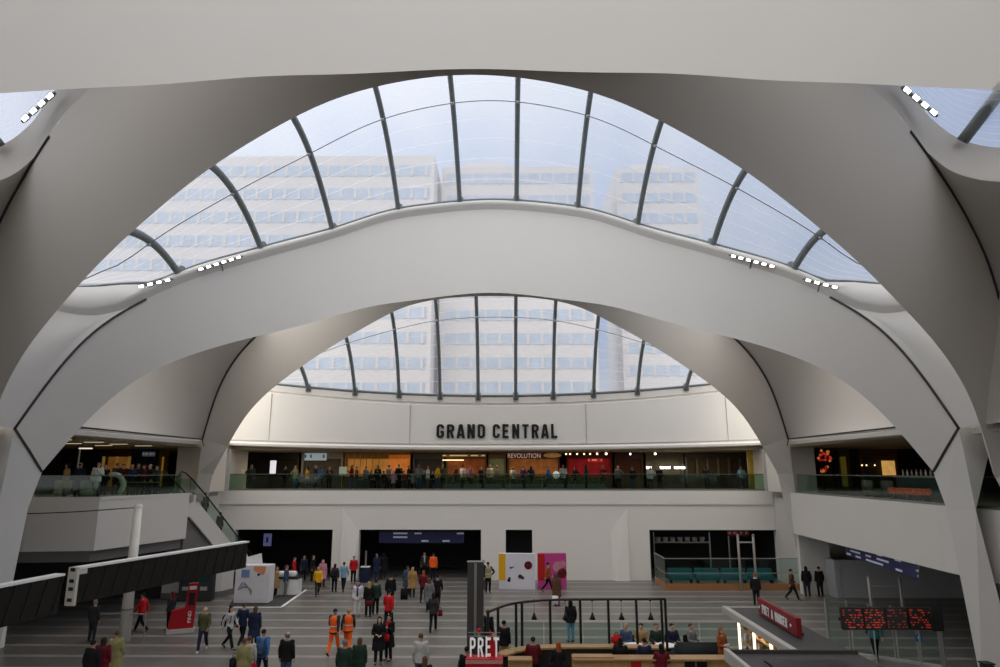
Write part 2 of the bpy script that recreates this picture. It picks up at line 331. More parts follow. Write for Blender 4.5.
def rim1(x):
    X = [p.x for p in edge1]; 
    return Vector((x, np.interp(x, X, [p.y for p in edge1]), np.interp(x, X, [p.z for p in edge1])))
def rim2(x): return Vector((x, 48.0, 12.55 + 0.95 * (x / 16.4) ** 2))
def skylight(name, label, rim, top, ribx, xm, seams_lab):
    W = thing(name, label, 'skylight', kind='structure')
    P = []
    xs = np.linspace(-xm, xm, 81)
    cols = [vault(rim(x), top(x)) for x in xs]
    P = [[cols[j][i] for j in range(len(xs))] for i in range(len(cols[0]))]
    B().grid(P, uv=True).build('pane', ETFE if name == 'window_1' else ETFE2, W, True)
    for x in ribx:
        v = vault(rim(x), top(x)); B().tube([p + Vector((0, -0.1, -0.14)) for p in v], 0.16, 10, (0.8, 1.1)).build('rib', RIBM, W, True)
        B().tube([v[0] + Vector((0, -0.1, -0.3)), v[0] + Vector((0, -0.1, 0.25))], 0.19, 10).build('rib_foot', RIBM, W, True)
    t = 7 if name == 'window_1' else 9
    B().tube([cols[j][t] + Vector((0, -0.28, -0.3)) for j in range(2, 79)], 0.022, 5).build('tie_cable', RIBM, W, True)
    for x in ribx:
        v = vault(rim(x), top(x))[t]; B().ball(v + Vector((0, -0.28, -0.3)), 0.1, 1).build('cable_node', STEEL, W, True)
    ez = [rim(x) + Vector((0, -0.05, 0.02)) for x in np.linspace(-xm, xm, 80)]
    B().tube(ez, 0.1, 6).build('edge_clamp', RIBM, W, True)
    return W
def top1(x): q = cO1(min(max(x, -16.7), 16.7)); return Vector((x, q.y, q.z))
def top2(x): q = cOD(min(max(x, -16.7), 16.7)); return Vector((x, q.y, q.z))
skylight('window_1', 'large upper skylight of clear foil between the dark grey arch and the middle white arch', rim1, top1, RIBX, 16.9, '')
skylight('window_2', 'lower skylight of clear foil above the GRAND CENTRAL wall', rim2, top2, [-13.55, -10.15, -6.95, -4.0, -1.25, 1.45, 4.15, 7.05, 10.2, 13.7], 16.2, '')
# floodlight bars on the rim
def bar_light(pts, n, label, group, up=Vector((0, -0.25, 0.12))):
    a, b = Vector(pts[0]), Vector(pts[1]); c = (a + b) / 2
    T = thing('floodlight_bar', label, 'floodlight', c, group=group)
    d = (b - a); B().tube([a - c, b - c], 0.035, 8).build('mounting_bar', RIBM, T)
    B().tube([Vector((0, 0.0, 0)), Vector((0, 0.28, -0.3))], 0.03, 8).build('bracket', RIBM, T)
    for k in range(n):
        p = a + d * ((k + 0.5) / n) - c; q = d.normalized() * (0.3 * d.length / n)
        nr = Vector((0, -0.92, -0.38)); sd = q.normalized().cross(nr).normalized()
        hs = B(); pts8 = [p + q * i + sd * (0.075 * j) + nr * k2 for i in (-1, 1) for j in (-1, 1) for k2 in (0.02, 0.1)]
        h = hs.hull(pts8).build('lamp_head', RIBM, T)
        B().hull([p + q * (i * 0.86) + sd * (0.05 * j) + nr * k2 for i in (-1, 1) for j in (-1, 1) for k2 in (0.101, 0.112)]).build('lens', LAMP, h)
    return T
def rimpt(px, py, off=0.35): 
    # point just in front of the skylight rim
    lo = None
    for Y in np.linspace(22, 36, 400):
        p = on_y(px, py, Y)
        if Y >= 34.6 - 11 * SQ(p.x) - off: return p
    return p
for (a, b, n, lab) in (((138, 287), (173, 279), 4, 'short bar of four floodlights at the left end of the upper skylight rim'), ((198, 270), (243, 256), 6, 'long bar of six floodlights on the left of the upper skylight rim'),
                       ((729, 255), (775, 267), 6, 'long bar of six floodlights on the right of the upper skylight rim'), ((803, 279), (838, 288), 4, 'short bar of four floodlights at the right end of the upper skylight rim')):
    bar_light((rimpt(*a), rimpt(*b)), n, lab, 'floodlight bars on the skylight rim')

# fabric infills between the legs
def infill(A, Bc, label, n=24):
    rows = [[p.lerp(q, k / n) for k in range(n + 1)] for p, q in zip(A, Bc)]
    return struct(B().grid(rows).build('ceiling', FAB, None, True), label, 'fabric ceiling')
for s, sd in ((-1, 'left'), (1, 'right')):
    # between the dark grey arch and the middle arch
    tail = bez(side_tail(s), 8); lip = [cQC(s * 14.2)] + tail
    m = len(lip); A = [cQC(s * x) for x in np.linspace(14.2, 16.74, m)]
    bot = [cQC(s * 16.74).lerp(Vector((s * 17.9, 20.0, 9.0)), k / (m - 1)) for k in range(m)]
    # coons-like sheet: lip on top, joint on one side, trim below
    rows = []
    for k in range(m):
        v = k / (m - 1); row = []
        for j in range(m):
            u = j / (m - 1)
            left = A[k]; right = tail[-1].lerp(Vector((s * 17.9, 20.0, 9.0)), v); topp = lip[j]; botp = bot[j]
            c = (1 - u) * left + u * right + (1 - v) * topp + v * botp - ((1 - u) * (1 - v) * lip[0] + u * (1 - v) * lip[-1] + (1 - u) * v * bot[0] + u * v * bot[-1])
            row.append(c)
        rows.append(row)
    struct(B().grid(rows).build('ceiling', FAB, None, True), 'grey fabric infill beside the upper skylight on the %s' % sd, 'fabric ceiling')
    # between the middle arch and the rear arch
    m = 30
    lipc = bez([cPD(s * 13.0), (s * 16.6, 35.6, 15.6), (s * 17.6, 33, 15.3), (s * 16.6, 30.2, 15.4), cRC(s * 13.0)], 10)
    rows = []; n = len(lipc)
    for k in range(m + 1):
        v = k / m; row = []
        a = cPD(s * (13.0 + 5.44 * v ** 0.8)); b = cRC(s * (13.0 + 5.44 * v ** 0.8)); ba, bb = cPD(s * 18.44), Vector((s * 17.7, 25.0, 9.0))
        b0 = cRC(s * 13.0); b = b.lerp(bb, v ** 3)
        for j in range(n):
            u = j / (n - 1); botp = ba.lerp(bb, u)
            c = (1 - u) * a + u * b + (1 - v) * lipc[j] + v * botp - ((1 - u) * (1 - v) * lipc[0] + u * (1 - v) * lipc[-1] + (1 - u) * v * ba + u * v * bb)
            row.append(c)
        rows.append(row)
    struct(B().grid(rows).build('ceiling', FAB, None, True), 'grey fabric infill between the middle and rear arches on the %s' % sd, 'fabric ceiling')
    # beside the near arch: rim, lip, infill and a small side skylight
    lipn = bez([cP1(s * 8.5), cP1(s * 10.2), cP1(s * 12.0), cP1(s * 13.2), (s * 14.2, 18.35, 15.75), (s * 15.3, 17.4, 15.15), (s * 16.9, 14.9, 14.8), (s * 17.0, 12.2, 14.8), (s * 15.6, 9.8, 15.4), cR0(s * 13.4)], 8)
    top = [p + Vector((s * 0.32, -0.05, 0.62 + .4 * min(1, i / 30))) for i, p in enumerate(lipn)]
    struct(B().grid([[p, p + Vector((s * .02, 0, .1)), p + Vector((s * .12, 0, .16)), q] for p, q in zip(lipn, top)]).build('trim_7', FAB, None, True), 'white curved rim of the small side skylight, %s of the near arch' % sd, 'skylight rim')
    lipi = lipn[24:]
    foot = [cP1(s * 18.6).lerp(Vector((s * 18.6, 5.5, 9.2)), k / (len(lipi) - 1)) for k in range(len(lipi))]
    rows = []
    for k in range(21):
        v = k / 20; a = cP1(s * (13.2 + 5.4 * v ** .8)); b = cR0(s * (13.4 + 5.2 * v ** .8)); row = []
        for j, p in enumerate(lipi):
            u = j / (len(lipi) - 1)
            c = (1 - u) * a + u * b + (1 - v) * p + v * foot[j] - ((1 - u) * (1 - v) * lipi[0] + u * (1 - v) * lipi[-1] + (1 - u) * v * foot[0] + u * v * foot[-1])
            row.append(c)
        rows.append(row)
    struct(B().grid(rows).build('ceiling', FAB, None, True), 'dark grey fabric infill under the small side skylight on the %s' % sd, 'fabric ceiling')
    W = thing('window_3' if s < 0 else 'window_4', 'small side skylight at the top %s corner behind the nearest arch' % sd, 'skylight', kind='structure')
    crown = [Vector((s * 5.0, 13.6, 18.6)).lerp(Vector((s * 11.5, 12.8, 21.0)), 0.5 + 0.5 * math.sin(k / (len(top) - 1) * math.pi)) for k in range(len(top))]
    lay = [[q.lerp(c, t / 8) + Vector((0, 0, 1.1 * math.sin(t / 8 * math.pi))) for q, c in zip(top, crown)] for t in range(9)]
    B().grid(lay[:4], uv=True).build('pane', ETFE4, W, True)
    struct(B().grid(lay[3:]).build('roof', FAB, None, True), 'light-blocking fabric added over the small side skylight on the %s' % sd, 'roof')  # added over the unseen part of the skylight to block its light
    B().tube(bez([(s * 14.25, 18.2, 16.75), (s * 15.1, 16.6, 18.3), (s * 15.4, 14.6, 19.2), (s * 15.2, 12, 19.1), (s * 14.6, 9.6, 16.9)], 8), 0.17, 10).build('rib', RIBM, W, True)
    p0 = on_y(902, 87, 17.0); p1 = on_y(937, 116, 17.5); p0.x *= s; p1.x *= s
    T = thing('floodlight_bar', 'bar of eight floodlights on the rim at the top %s corner' % sd, 'floodlight', (p0 + p1) / 2)
    c = (p0 + p1) / 2; d = p1 - p0
    B().tube([p0 - c, p1 - c], 0.05, 8).build('mounting_bar', RIBM, T)
    for k in range(8):
        p = p0 + d * ((k + .5 + (.18 if k % 2 == 0 else -.18)) / 8) - c; e = d.normalized() * (d.length / 8 * .3); nr = Vector((-s * .3, -0.85, -0.4)); u2 = e.normalized().cross(nr)
        h = B().hull([p + e * i + u2 * (.085 * j) + nr * q for i in (-1, 1) for j in (-1, 1) for q in (.02, .1)]).build('lamp_head', RIBM, T)
        B().hull([p + e * (.85 * i) + u2 * (.06 * j) + nr * q for i in (-1, 1) for j in (-1, 1) for q in (.101, .115)]).build('lens', LAMP, h)
# the hall goes on behind the viewpoint under one more foil skylight, darkened to dim the near arch
W = thing('window_5', 'skylight continuing over the hall behind the viewpoint', 'skylight', kind='structure')
P = []
for i in range(13):
    P.append([])
    for x in np.linspace(-16.7, 16.7, 41):
        a = Vector((x, 15.4 - 11 * SQ(x), QCz(x) + 0.5)); P[-1].append(vault(a, Vector((x, -16.2, 16.5 - 4.0 * SQ(x))), 0.12, 12)[i])
B().grid(P, uv=True).build('pane', ETFE3, W, True)

# ------------------------------------------------------------------ floor, walls, mezzanine
fm = bpy.data.materials.new('striped_paving'); fm.use_nodes = True; n = fm.node_tree.nodes; l = fm.node_tree.links; p = n['Principled BSDF']
p.inputs['Roughness'].default_value = 0.35; p.inputs['Specular IOR Level'].default_value = 0.35
t = n.new('ShaderNodeTexCoord'); sp = n.new('ShaderNodeSeparateXYZ'); l.new(t.outputs['Object'], sp.inputs[0])
def mnode(op, a, b=None, c=None):
    q = n.new('ShaderNodeMath'); q.operation = op
    for i, v in enumerate((a, b, c)):
        if v is None: continue
        if isinstance(v, (int, float)): q.inputs[i].default_value = v
        else: l.new(v, q.inputs[i])
    return q.outputs[0]
yy = mnode('FRACT', mnode('MULTIPLY_ADD', sp.outputs['Y'], 1 / 1.66, 0.84))
stripe = mnode('LESS_THAN', yy, 0.2)
slab = mnode('LESS_THAN', mnode('FRACT', mnode('MULTIPLY', sp.outputs['X'], 1 / 0.9)), 0.012)
nzs = n.new('ShaderNodeTexNoise'); nzs.inputs['Scale'].default_value = 0.7; nzs.inputs['Detail'].default_value = 5; l.new(t.outputs['Object'], nzs.inputs['Vector'])
m1 = n.new('ShaderNodeMixRGB'); m1.inputs[1].default_value = (0.165, 0.155, 0.143, 1); m1.inputs[2].default_value = (0.32, 0.30, 0.28, 1); l.new(stripe, m1.inputs[0])
m2 = n.new('ShaderNodeMixRGB'); m2.blend_type = 'MULTIPLY'; m2.inputs[0].default_value = 0.35; l.new(m1.outputs[0], m2.inputs[1]); l.new(nzs.outputs['Fac'], m2.inputs[2])
m3 = n.new('ShaderNodeMixRGB'); m3.inputs[2].default_value = (0.12, 0.115, 0.11, 1); l.new(m2.outputs[0], m3.inputs[1]); l.new(slab, m3.inputs[0])
l.new(m3.outputs[0], p.inputs['Base Color'])
struct(B().box((-34, -16, -0.3), (34, 62, 0)).build('floor', fm), 'concourse floor of mid grey paving with pale cross stripes', 'floor')
MZ = 5.95; YE = 47.8
# end wall, ground storey and band under the balcony
b = B()
def wpx(x0, x1, z0, z1, y0=YE, y1=YE + 0.5): b.box((x0, y0, z0), (x1, y1, z1))
wpx(-30, -18.0, 0, 3.3); wpx(-11.25, -9.4, 0, 3.3); wpx(-0.98, 0.72, 0, 3.3); wpx(0.72, 2.55, 0, 1.52); wpx(2.55, 10.6, 0, 3.3); wpx(19.3, 30, 0, 3.3)
wpx(-30, 30, 3.3, MZ - 0.12)
wpx(-19.5, 19.2, 5.0, MZ - 0.02, YE - 0.08, YE)
for cx in (-10.4, 8.9):   # low wedge shaped buttresses
    s_ = 1 if cx < 0 else -1; b.hull([(cx - .25 * s_, YE, 4.75), (cx - .3 * s_, YE, 0), (cx + .95 * s_, YE, 0), (cx + .7 * s_, YE - .3, 0), (cx - .2 * s_, YE - .3, 0), (cx - .22 * s_, YE - .03, 4.6), (cx + .95 * s_, YE, 3.2)])
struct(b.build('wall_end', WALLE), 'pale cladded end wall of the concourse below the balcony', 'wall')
# upper end wall carrying the name
P = []
for x in np.linspace(-19.6, 19.6, 50):
    e = (x / 16.4) ** 2; zt = 12.5 + 0.95 * e; zb = 9.02 + 0.33 * (x / 18.8) ** 2
    P.append([(x, YE + 0.6, zb - 0.32), (x, YE - 0.02, zb - 0.32), (x, YE - 0.16, zb - 0.27), (x, YE - 0.18, zb - 0.12), (x, YE - 0.1, zb - 0.04), (x, YE - 0.02, zb - 0.02), (x, YE + 0.12, zb + 0.03), (x, YE + 0.12, zb + 0.12), (x, YE, zb + 0.13),
              (x, YE + 0.05, zt - 0.68), (x, YE + 0.22, zt - 0.62), (x, YE + 0.26, zt - 0.52), (x, YE + 0.12, zt - 0.46), (x, YE + 0.12, zt - 0.02), (x, YE + 0.2, zt), (x, YE + 0.8, zt)])
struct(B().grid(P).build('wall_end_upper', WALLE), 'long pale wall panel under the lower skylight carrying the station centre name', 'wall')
b = B()
for px in (270, 410, 586, 727):
    x = on_y(px, 420, YE).x; b.box((x - 0.02, YE - 0.012, 9.15 + 0.33 * (x / 18.8) ** 2), (x + 0.02, YE + 0.06, 11.83 + 0.95 * (x / 16.4) ** 2))
struct(b.build('trim_8', mat('fine_joint', (0.45, 0.43, 0.40), 0.6)), 'fine vertical panel joints of the wall around the GRAND CENTRAL letters', 'trim')
a, c = on_y(436.5, 438.5, YE), on_y(557.5, 424, YE)
T = thing('sign_lettering', 'large black GRAND CENTRAL letters fixed on the pale end wall', 'sign', ((a.x + c.x) / 2, YE - 0.05, a.z))
for wd, x0, x1 in (('GRAND', 437.0, 484.6), ('CENTRAL', 493.2, 557.8)):
    u, v = on_y(x0, 438.5, YE), on_y(x1, 438.5, YE); o = link('lettering', block_text(wd, 1.0, v.x - u.x, .16, .06, .23), BLACK, T); o.location = ((u.x + v.x) / 2 - T.location.x, 0, 0.01)
# mezzanine slabs (the hall is open between them) and their soffits
EDGE_L = [(-18.1, 8), (-18.1, 25.0), (-21.6, 31.7), (-18.55, 32.2), (-16.95, 38.3), (-17.9, 42.0), (-19.6, 47.8)]
b = B()
b.prism([(-34, 8), (-18.1, 8), (-18.1, 24.6), (-34, 24.6)], 5.55, MZ - 0.02)
b.prism([(-34, 32.05), (-21.3, 32.0), (-18.5, 32.4), (-16.95, 38.2), (-17.2, 40.5), (-19.6, 42.4), (-19.4, 47.8), (-34, 47.8)], 5.55, MZ - 0.02)
struct(b.build('mezzanine_floor', mat('mezz_paving', (0.22, 0.2, 0.18), 0.4)), 'upper level floor along the left side of the hall', 'floor')
struct(B().prism([(18.0, 8), (34, 8), (34, 47.8), (19.2, 47.8), (18.9, 42.4), (17.95, 27)], 5.55, MZ - 0.02).build('mezzanine_floor', MATS['mezz_paving']), 'upper level floor along the right side of the hall', 'floor')
struct(B().box((-34, 47.85, 5.55), (34, 61, MZ - 0.02)).build('mezzanine_floor', MATS['mezz_paving']), 'upper level floor behind the balcony under the name sign', 'floor')
# fascias
def fascia(pts, z0, z1, label, wd=0.3, m=WALLM):
    b = B()
    for p, q in zip(pts, pts[1:]): b.obox(p, q, wd, z0, z1)
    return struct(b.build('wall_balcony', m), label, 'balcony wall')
fascia([(17.9, 8), (17.75, 27.0), (18.6, 42.9)], 3.5, MZ + 0.0, 'broad plain white balcony wall along the right side')
b = B().prism([(-30, 32.0), (-21.5, 31.9), (-18.45, 32.3), (-16.95, 38.2), (-17.6, 39.2), (-30, 39.2)], 3.62, MZ - .01).obox((-21.5, 31.96), (-18.45, 32.36), .12, MZ - .02, MZ + .12).obox((-18.48, 32.3), (-17.0, 38.2), .12, MZ - .02, MZ + .12)
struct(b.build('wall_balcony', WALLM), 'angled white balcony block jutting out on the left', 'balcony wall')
struct(B().prism([(-30, 32.3), (-21.3, 32.2), (-18.75, 32.55), (-17.2, 38.2), (-17.8, 39.0), (-30, 39)], 3.1, 3.63).build('wall_balcony_base', GREYP), 'recessed grey band under the angled left balcony block', 'balcony wall')
fascia([(-18.2, 8), (-18.1, 24.4)], 3.3, MZ, 'white balcony wall at the near left')
# upper trims with ceiling above shops
def trimline(pts, name, label, up):
    sec = [(0.5, -0.34), (0.0, -0.34), (-0.05, -0.31), (-0.06, -0.12), (-0.03, -0.09), (0.1, -0.07), (0.1, 0.0), (0.3, 0.02)]
    rows = []
    for p in pts:
        p = Vector(p); rows.append([p + Vector((up * a, 0, z)) for a, z in sec])
    seam([Vector(p) + Vector((up * -.0, 0, .03)) for p in pts], .045, name, label.replace('rounded white lip', 'dark groove above the lip'))
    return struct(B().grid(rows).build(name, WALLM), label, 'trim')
for s, sd in ((1, 'right'), (-1, 'left')):
    trimline([(s * 18.44, 42.3, 9.2), (s * 17.75, 25.0, 9.1)], 'trim_9', 'rounded white lip over the upper level opening, %s side' % sd, s)
    trimline([(s * 17.2, 23.8, 8.85), (s * 17.6, 22.6, 8.95), (s * 17.9, 20.0, 9.0), (s * 18.2, 8.0, 9.1)], 'trim_10', 'rounded white lip at the near %s opening' % sd, s)
    b = B().prism([(s * 18.0, 8), (s * 34, 8), (s * 34, 48.4), (s * 18.9, 48.4), (s * 18.6, 42.4), (s * 18.0, 25)], 8.74, 9.3)
    struct(b.build('ceiling', CEILM), 'dim ceiling over the upper level shops on the %s' % sd, 'ceiling')
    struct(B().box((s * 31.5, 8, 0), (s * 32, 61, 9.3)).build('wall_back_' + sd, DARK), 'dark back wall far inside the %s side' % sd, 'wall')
    struct(B().box((s * 20.5, -16, 0), (s * 21, 8.2, 13.0)).build('wall_near_' + sd, mat('bounce_cut_cladding', (.22, .21, .20), .6)), 'unseen wall darkened to cut bounced light beside the viewpoint on the %s' % sd, 'wall')  # out of view; height and dark colour set to limit light
struct(B().box((-34, 48.3, 8.74), (34, 61.5, 9.05)).build('ceiling', CEILM), 'dim yellowish ceiling over the upper level behind the name sign', 'ceiling')
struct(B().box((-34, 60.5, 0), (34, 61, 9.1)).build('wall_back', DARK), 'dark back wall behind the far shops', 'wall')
struct(B().box((-21, -16.5, 0), (21, -16, 16.4)).build('wall_behind', mat('bounce_cut_panel', (.10, .10, .10), .5)), 'unseen wall behind the viewpoint, raised and darkened to limit light', 'wall')  # unseen; tall against low sky light, dark against bounce onto the arches
struct(B().box((-20.5, -16, 5.5), (20.5, -1.2, 5.9)).build('mezzanine_floor', MATS['mezz_paving']), 'upper level floor at the viewpoint', 'floor')
# end reveals of the far upper opening
for s, sd in ((-1, 'left'), (1, 'right')):
    struct(B().box((s * 18.75, YE, MZ), (s * 19.6, YE + 3.2, 8.8)).build('wall_reveal_' + sd, WALLM), 'white return wall at the %s end of the far balcony' % sd, 'wall')
    struct(B().box((s * 18.35, 43.3, MZ), (s * 20.35, 46.2, 8.8)).build('wall_pier_' + sd, CREAM if s < 0 else WALLM), 'plain side wall at the end of the %s shops upstairs' % sd, 'wall')
    struct(B().box((s * 19.3, 43.6, 0), (s * 20.3, YE, 5.6)).build('wall_flank_' + sd, WALLM), 'white wall beside the slender %s column at ground level' % sd, 'wall')
# ground level, right: low grey partition under the balcony and white wall
struct(B().box((18.6, 42.6, 0), (20.4, 43.0, 3.5)).build('wall_recess', WALLM), 'white recess wall behind the two men in black on the right', 'wall')
struct(B().box((20.15, 41.6, 0), (31, 41.9, 2.1)).box((20.1, 41.5, 0), (20.4, 42.6, 2.1)).build('wall_partition', mat('grey_partition', (0.42, 0.42, 0.43), 0.5)), 'low grey partition wall under the right balcony', 'wall')
struct(B().box((-31, 41.0, 0), (-19.4, 41.3, 3.6)).build('wall_under_left', DARK), 'dark wall under the left balcony', 'wall')
# dark glazed back of the passages
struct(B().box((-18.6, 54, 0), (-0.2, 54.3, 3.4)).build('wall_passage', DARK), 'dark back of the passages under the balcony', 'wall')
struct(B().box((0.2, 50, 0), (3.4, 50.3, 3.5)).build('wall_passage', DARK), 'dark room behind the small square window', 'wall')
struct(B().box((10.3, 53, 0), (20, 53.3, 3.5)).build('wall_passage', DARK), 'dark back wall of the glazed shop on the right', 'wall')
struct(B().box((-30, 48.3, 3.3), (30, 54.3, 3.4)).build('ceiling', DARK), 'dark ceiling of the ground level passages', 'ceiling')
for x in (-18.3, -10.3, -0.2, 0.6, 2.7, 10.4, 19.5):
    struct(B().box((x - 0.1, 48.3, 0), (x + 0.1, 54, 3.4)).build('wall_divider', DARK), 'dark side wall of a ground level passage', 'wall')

# ------------------------------------------------------------------ buildings outside
def office(x0, x1, y, top, label, n0):
    T = thing('office_building', label, 'building', ((x0 + x1) / 2, y, 0), kind='structure'); hw = (x1 - x0) / 2
    B().box((-hw, 0, 0), (hw, 14, top)).build('wall', OFFICE, T)
    z = n0
    while z < top - 2:
        b = B(); b.box((-hw + 0.6, -0.06, z), (hw - 0.6, 0.1, z + 1.55)); o = b.build('window', WINDOWG, T)
        b = B(); x = -hw + 0.6
        while x < hw - 0.6: b.box((x - 0.17, -0.16, z), (x + 0.17, 0.1, z + 1.55)); x += 1.9
        b.build('mullion', OFFICE, o); z += 3.3
    B().box((-hw + 3, 4, top), (-hw + 9, 9, top + 2.6)).build('roof_plant', OFFICE, T)
office(-62, -9.0, 84, 49.4, 'tall pale office block with window bands beyond the skylights on the left', 13.4)
office(-8.4, 13, 88, 49.6, 'pale office block beyond the middle of the skylights', 14.0)
office(17.5, 30, 95, 52.6, 'narrow pale office tower beyond the right of the skylights', 14.0)

# ------------------------------------------------------------------ people
def remesh(b, name, vox, smooth=1):
    me = b.mesh(name); ob = bpy.data.objects.new(name, me); COL.objects.link(ob)
    m = ob.modifiers.new('r', 'REMESH'); m.mode = 'VOXEL'; m.voxel_size = vox
    if smooth: q = ob.modifiers.new('s', 'SMOOTH'); q.iterations = smooth; q.factor = 0.5
    bpy.context.view_layer.update()
    out = bpy.data.meshes.new_from_object(ob.evaluated_get(bpy.context.evaluated_depsgraph_get()))
    bpy.data.objects.remove(ob); out.polygons.foreach_set('use_smooth', [True] * len(out.polygons)); return out
def joinm(a, bm2):
    bm = bmesh.new(); bm.from_mesh(a); n0 = len(bm.faces)
    tmp = bpy.data.meshes.new('tmp'); bm2.bm.to_mesh(tmp); bm2.bm.free(); bm.from_mesh(tmp); bpy.data.meshes.remove(tmp)
    bm.to_mesh(a); bm.free(); a.polygons.foreach_set('use_smooth', [True] * len(a.polygons)); return a
V = Vector
HEAD = [(1.495, .03, .035, -.035), (1.515, .05, .06, -.028), (1.545, .061, .077, -.017), (1.58, .069, .088, -.006), (1.62, .075, .096, 0), (1.655, .0755, .096, .004), (1.69, .064, .082, .008), (1.712, .04, .052, .01), (1.722, .014, .02, .012)]
# front is -Y; each pose gives legs (hip, knee, ankle) and arms (shoulder, elbow, wrist) for the left and right side, and a body offset
def pose(kind):
    d = dict(off=V((0, 0, 0)), lean=0.0, foot=[0, 0])
    leg = [[V((s * .09, 0, .90)), V((s * .10, -.015, .48)), V((s * .105, .01, .075))] for s in (-1, 1)]
    arm = [[V((s * .185, 0, 1.405)), V((s * .235, .03, 1.125)), V((s * .245, -.04, .875))] for s in (-1, 1)]
    if kind == 'walk' or kind == 'walkb':
        f = 1 if kind == 'walk' else -1
        i, j = (0, 1) if f > 0 else (1, 0)
        leg[i] = [leg[i][0], V((leg[i][0].x * 1.05, -.17, .50)), V((leg[i][0].x, -.30, .085))]
        leg[j] = [leg[j][0], V((leg[j][0].x * 1.05, .07, .485)), V((leg[j][0].x, .36, .15))]
        d['foot'] = [0, -.55] if f > 0 else [-.55, 0]
        arm[i] = [arm[i][0], V((arm[i][1].x, .13, 1.14)), V((arm[i][2].x * .97, .16, .90))]
        arm[j] = [arm[j][0], V((arm[j][1].x, -.08, 1.13)), V((arm[j][2].x * .9, -.25, .93))]
        d['lean'] = -.03
    if kind == 'hold':
        arm[0] = [arm[0][0], V((-.24, -.02, 1.13)), V((-.10, -.24, 1.13))]
        arm[1] = [arm[1][0], V((.24, -.02, 1.13)), V((.08, -.25, 1.10))]
    if kind == 'phone':
        arm[1] = [arm[1][0], V((.25, -.04, 1.13)), V((.10, -.24, 1.28))]
    if kind == 'hip':
        arm[1] = [arm[1][0], V((.40, .08, 1.15)), V((.19, -.03, 1.0))]
    if kind == 'sit':
        for i, s in enumerate((-1, 1)):
            leg[i] = [V((s * .09, .0, .53)), V((s * .12, -.42, .53)), V((s * .12, -.42, .075))]
            a = [V((s * .185, 0, 1.405)), V((s * .25, -.05, 1.13)), V((s * .12, -.30, 1.10))]
            arm[i] = [q - V((0, 0, .37)) for q in a]
        d['off'] = V((0, 0, -.37))
    d['leg'] = leg; d['arm'] = arm; return d
def torso(b, infl, z0=.86, hem=None, off=V((0, 0, 0)), lean=0.0, neck=True):
    L = [(.84, .150, .105), (.92, .168, .115), (1.02, .148, .105), (1.10, .140, .100), (1.20, .153, .110), (1.30, .172, .115), (1.38, .180, .105), (1.425, .135, .085), (1.455, .075, .068)]
    if neck: L += [(1.48, .052, .058), (1.53, .050, .055)]
    if hem: L = [(hem[0], hem[1], hem[1] * .78)] + [(e[0], max(e[1], hem[1] * .9) if e[0] < 1.0 else e[1], e[2]) for e in L if e[0] > hem[0] + .05]
    b.rings([(z + off.z, rx + infl, ry + infl, off.x, off.y + lean * (z - .9)) for z, rx, ry in L], 20)
POSES = ('stand', 'walk', 'walkb', 'hold', 'phone', 'hip', 'sit')
PM = {}
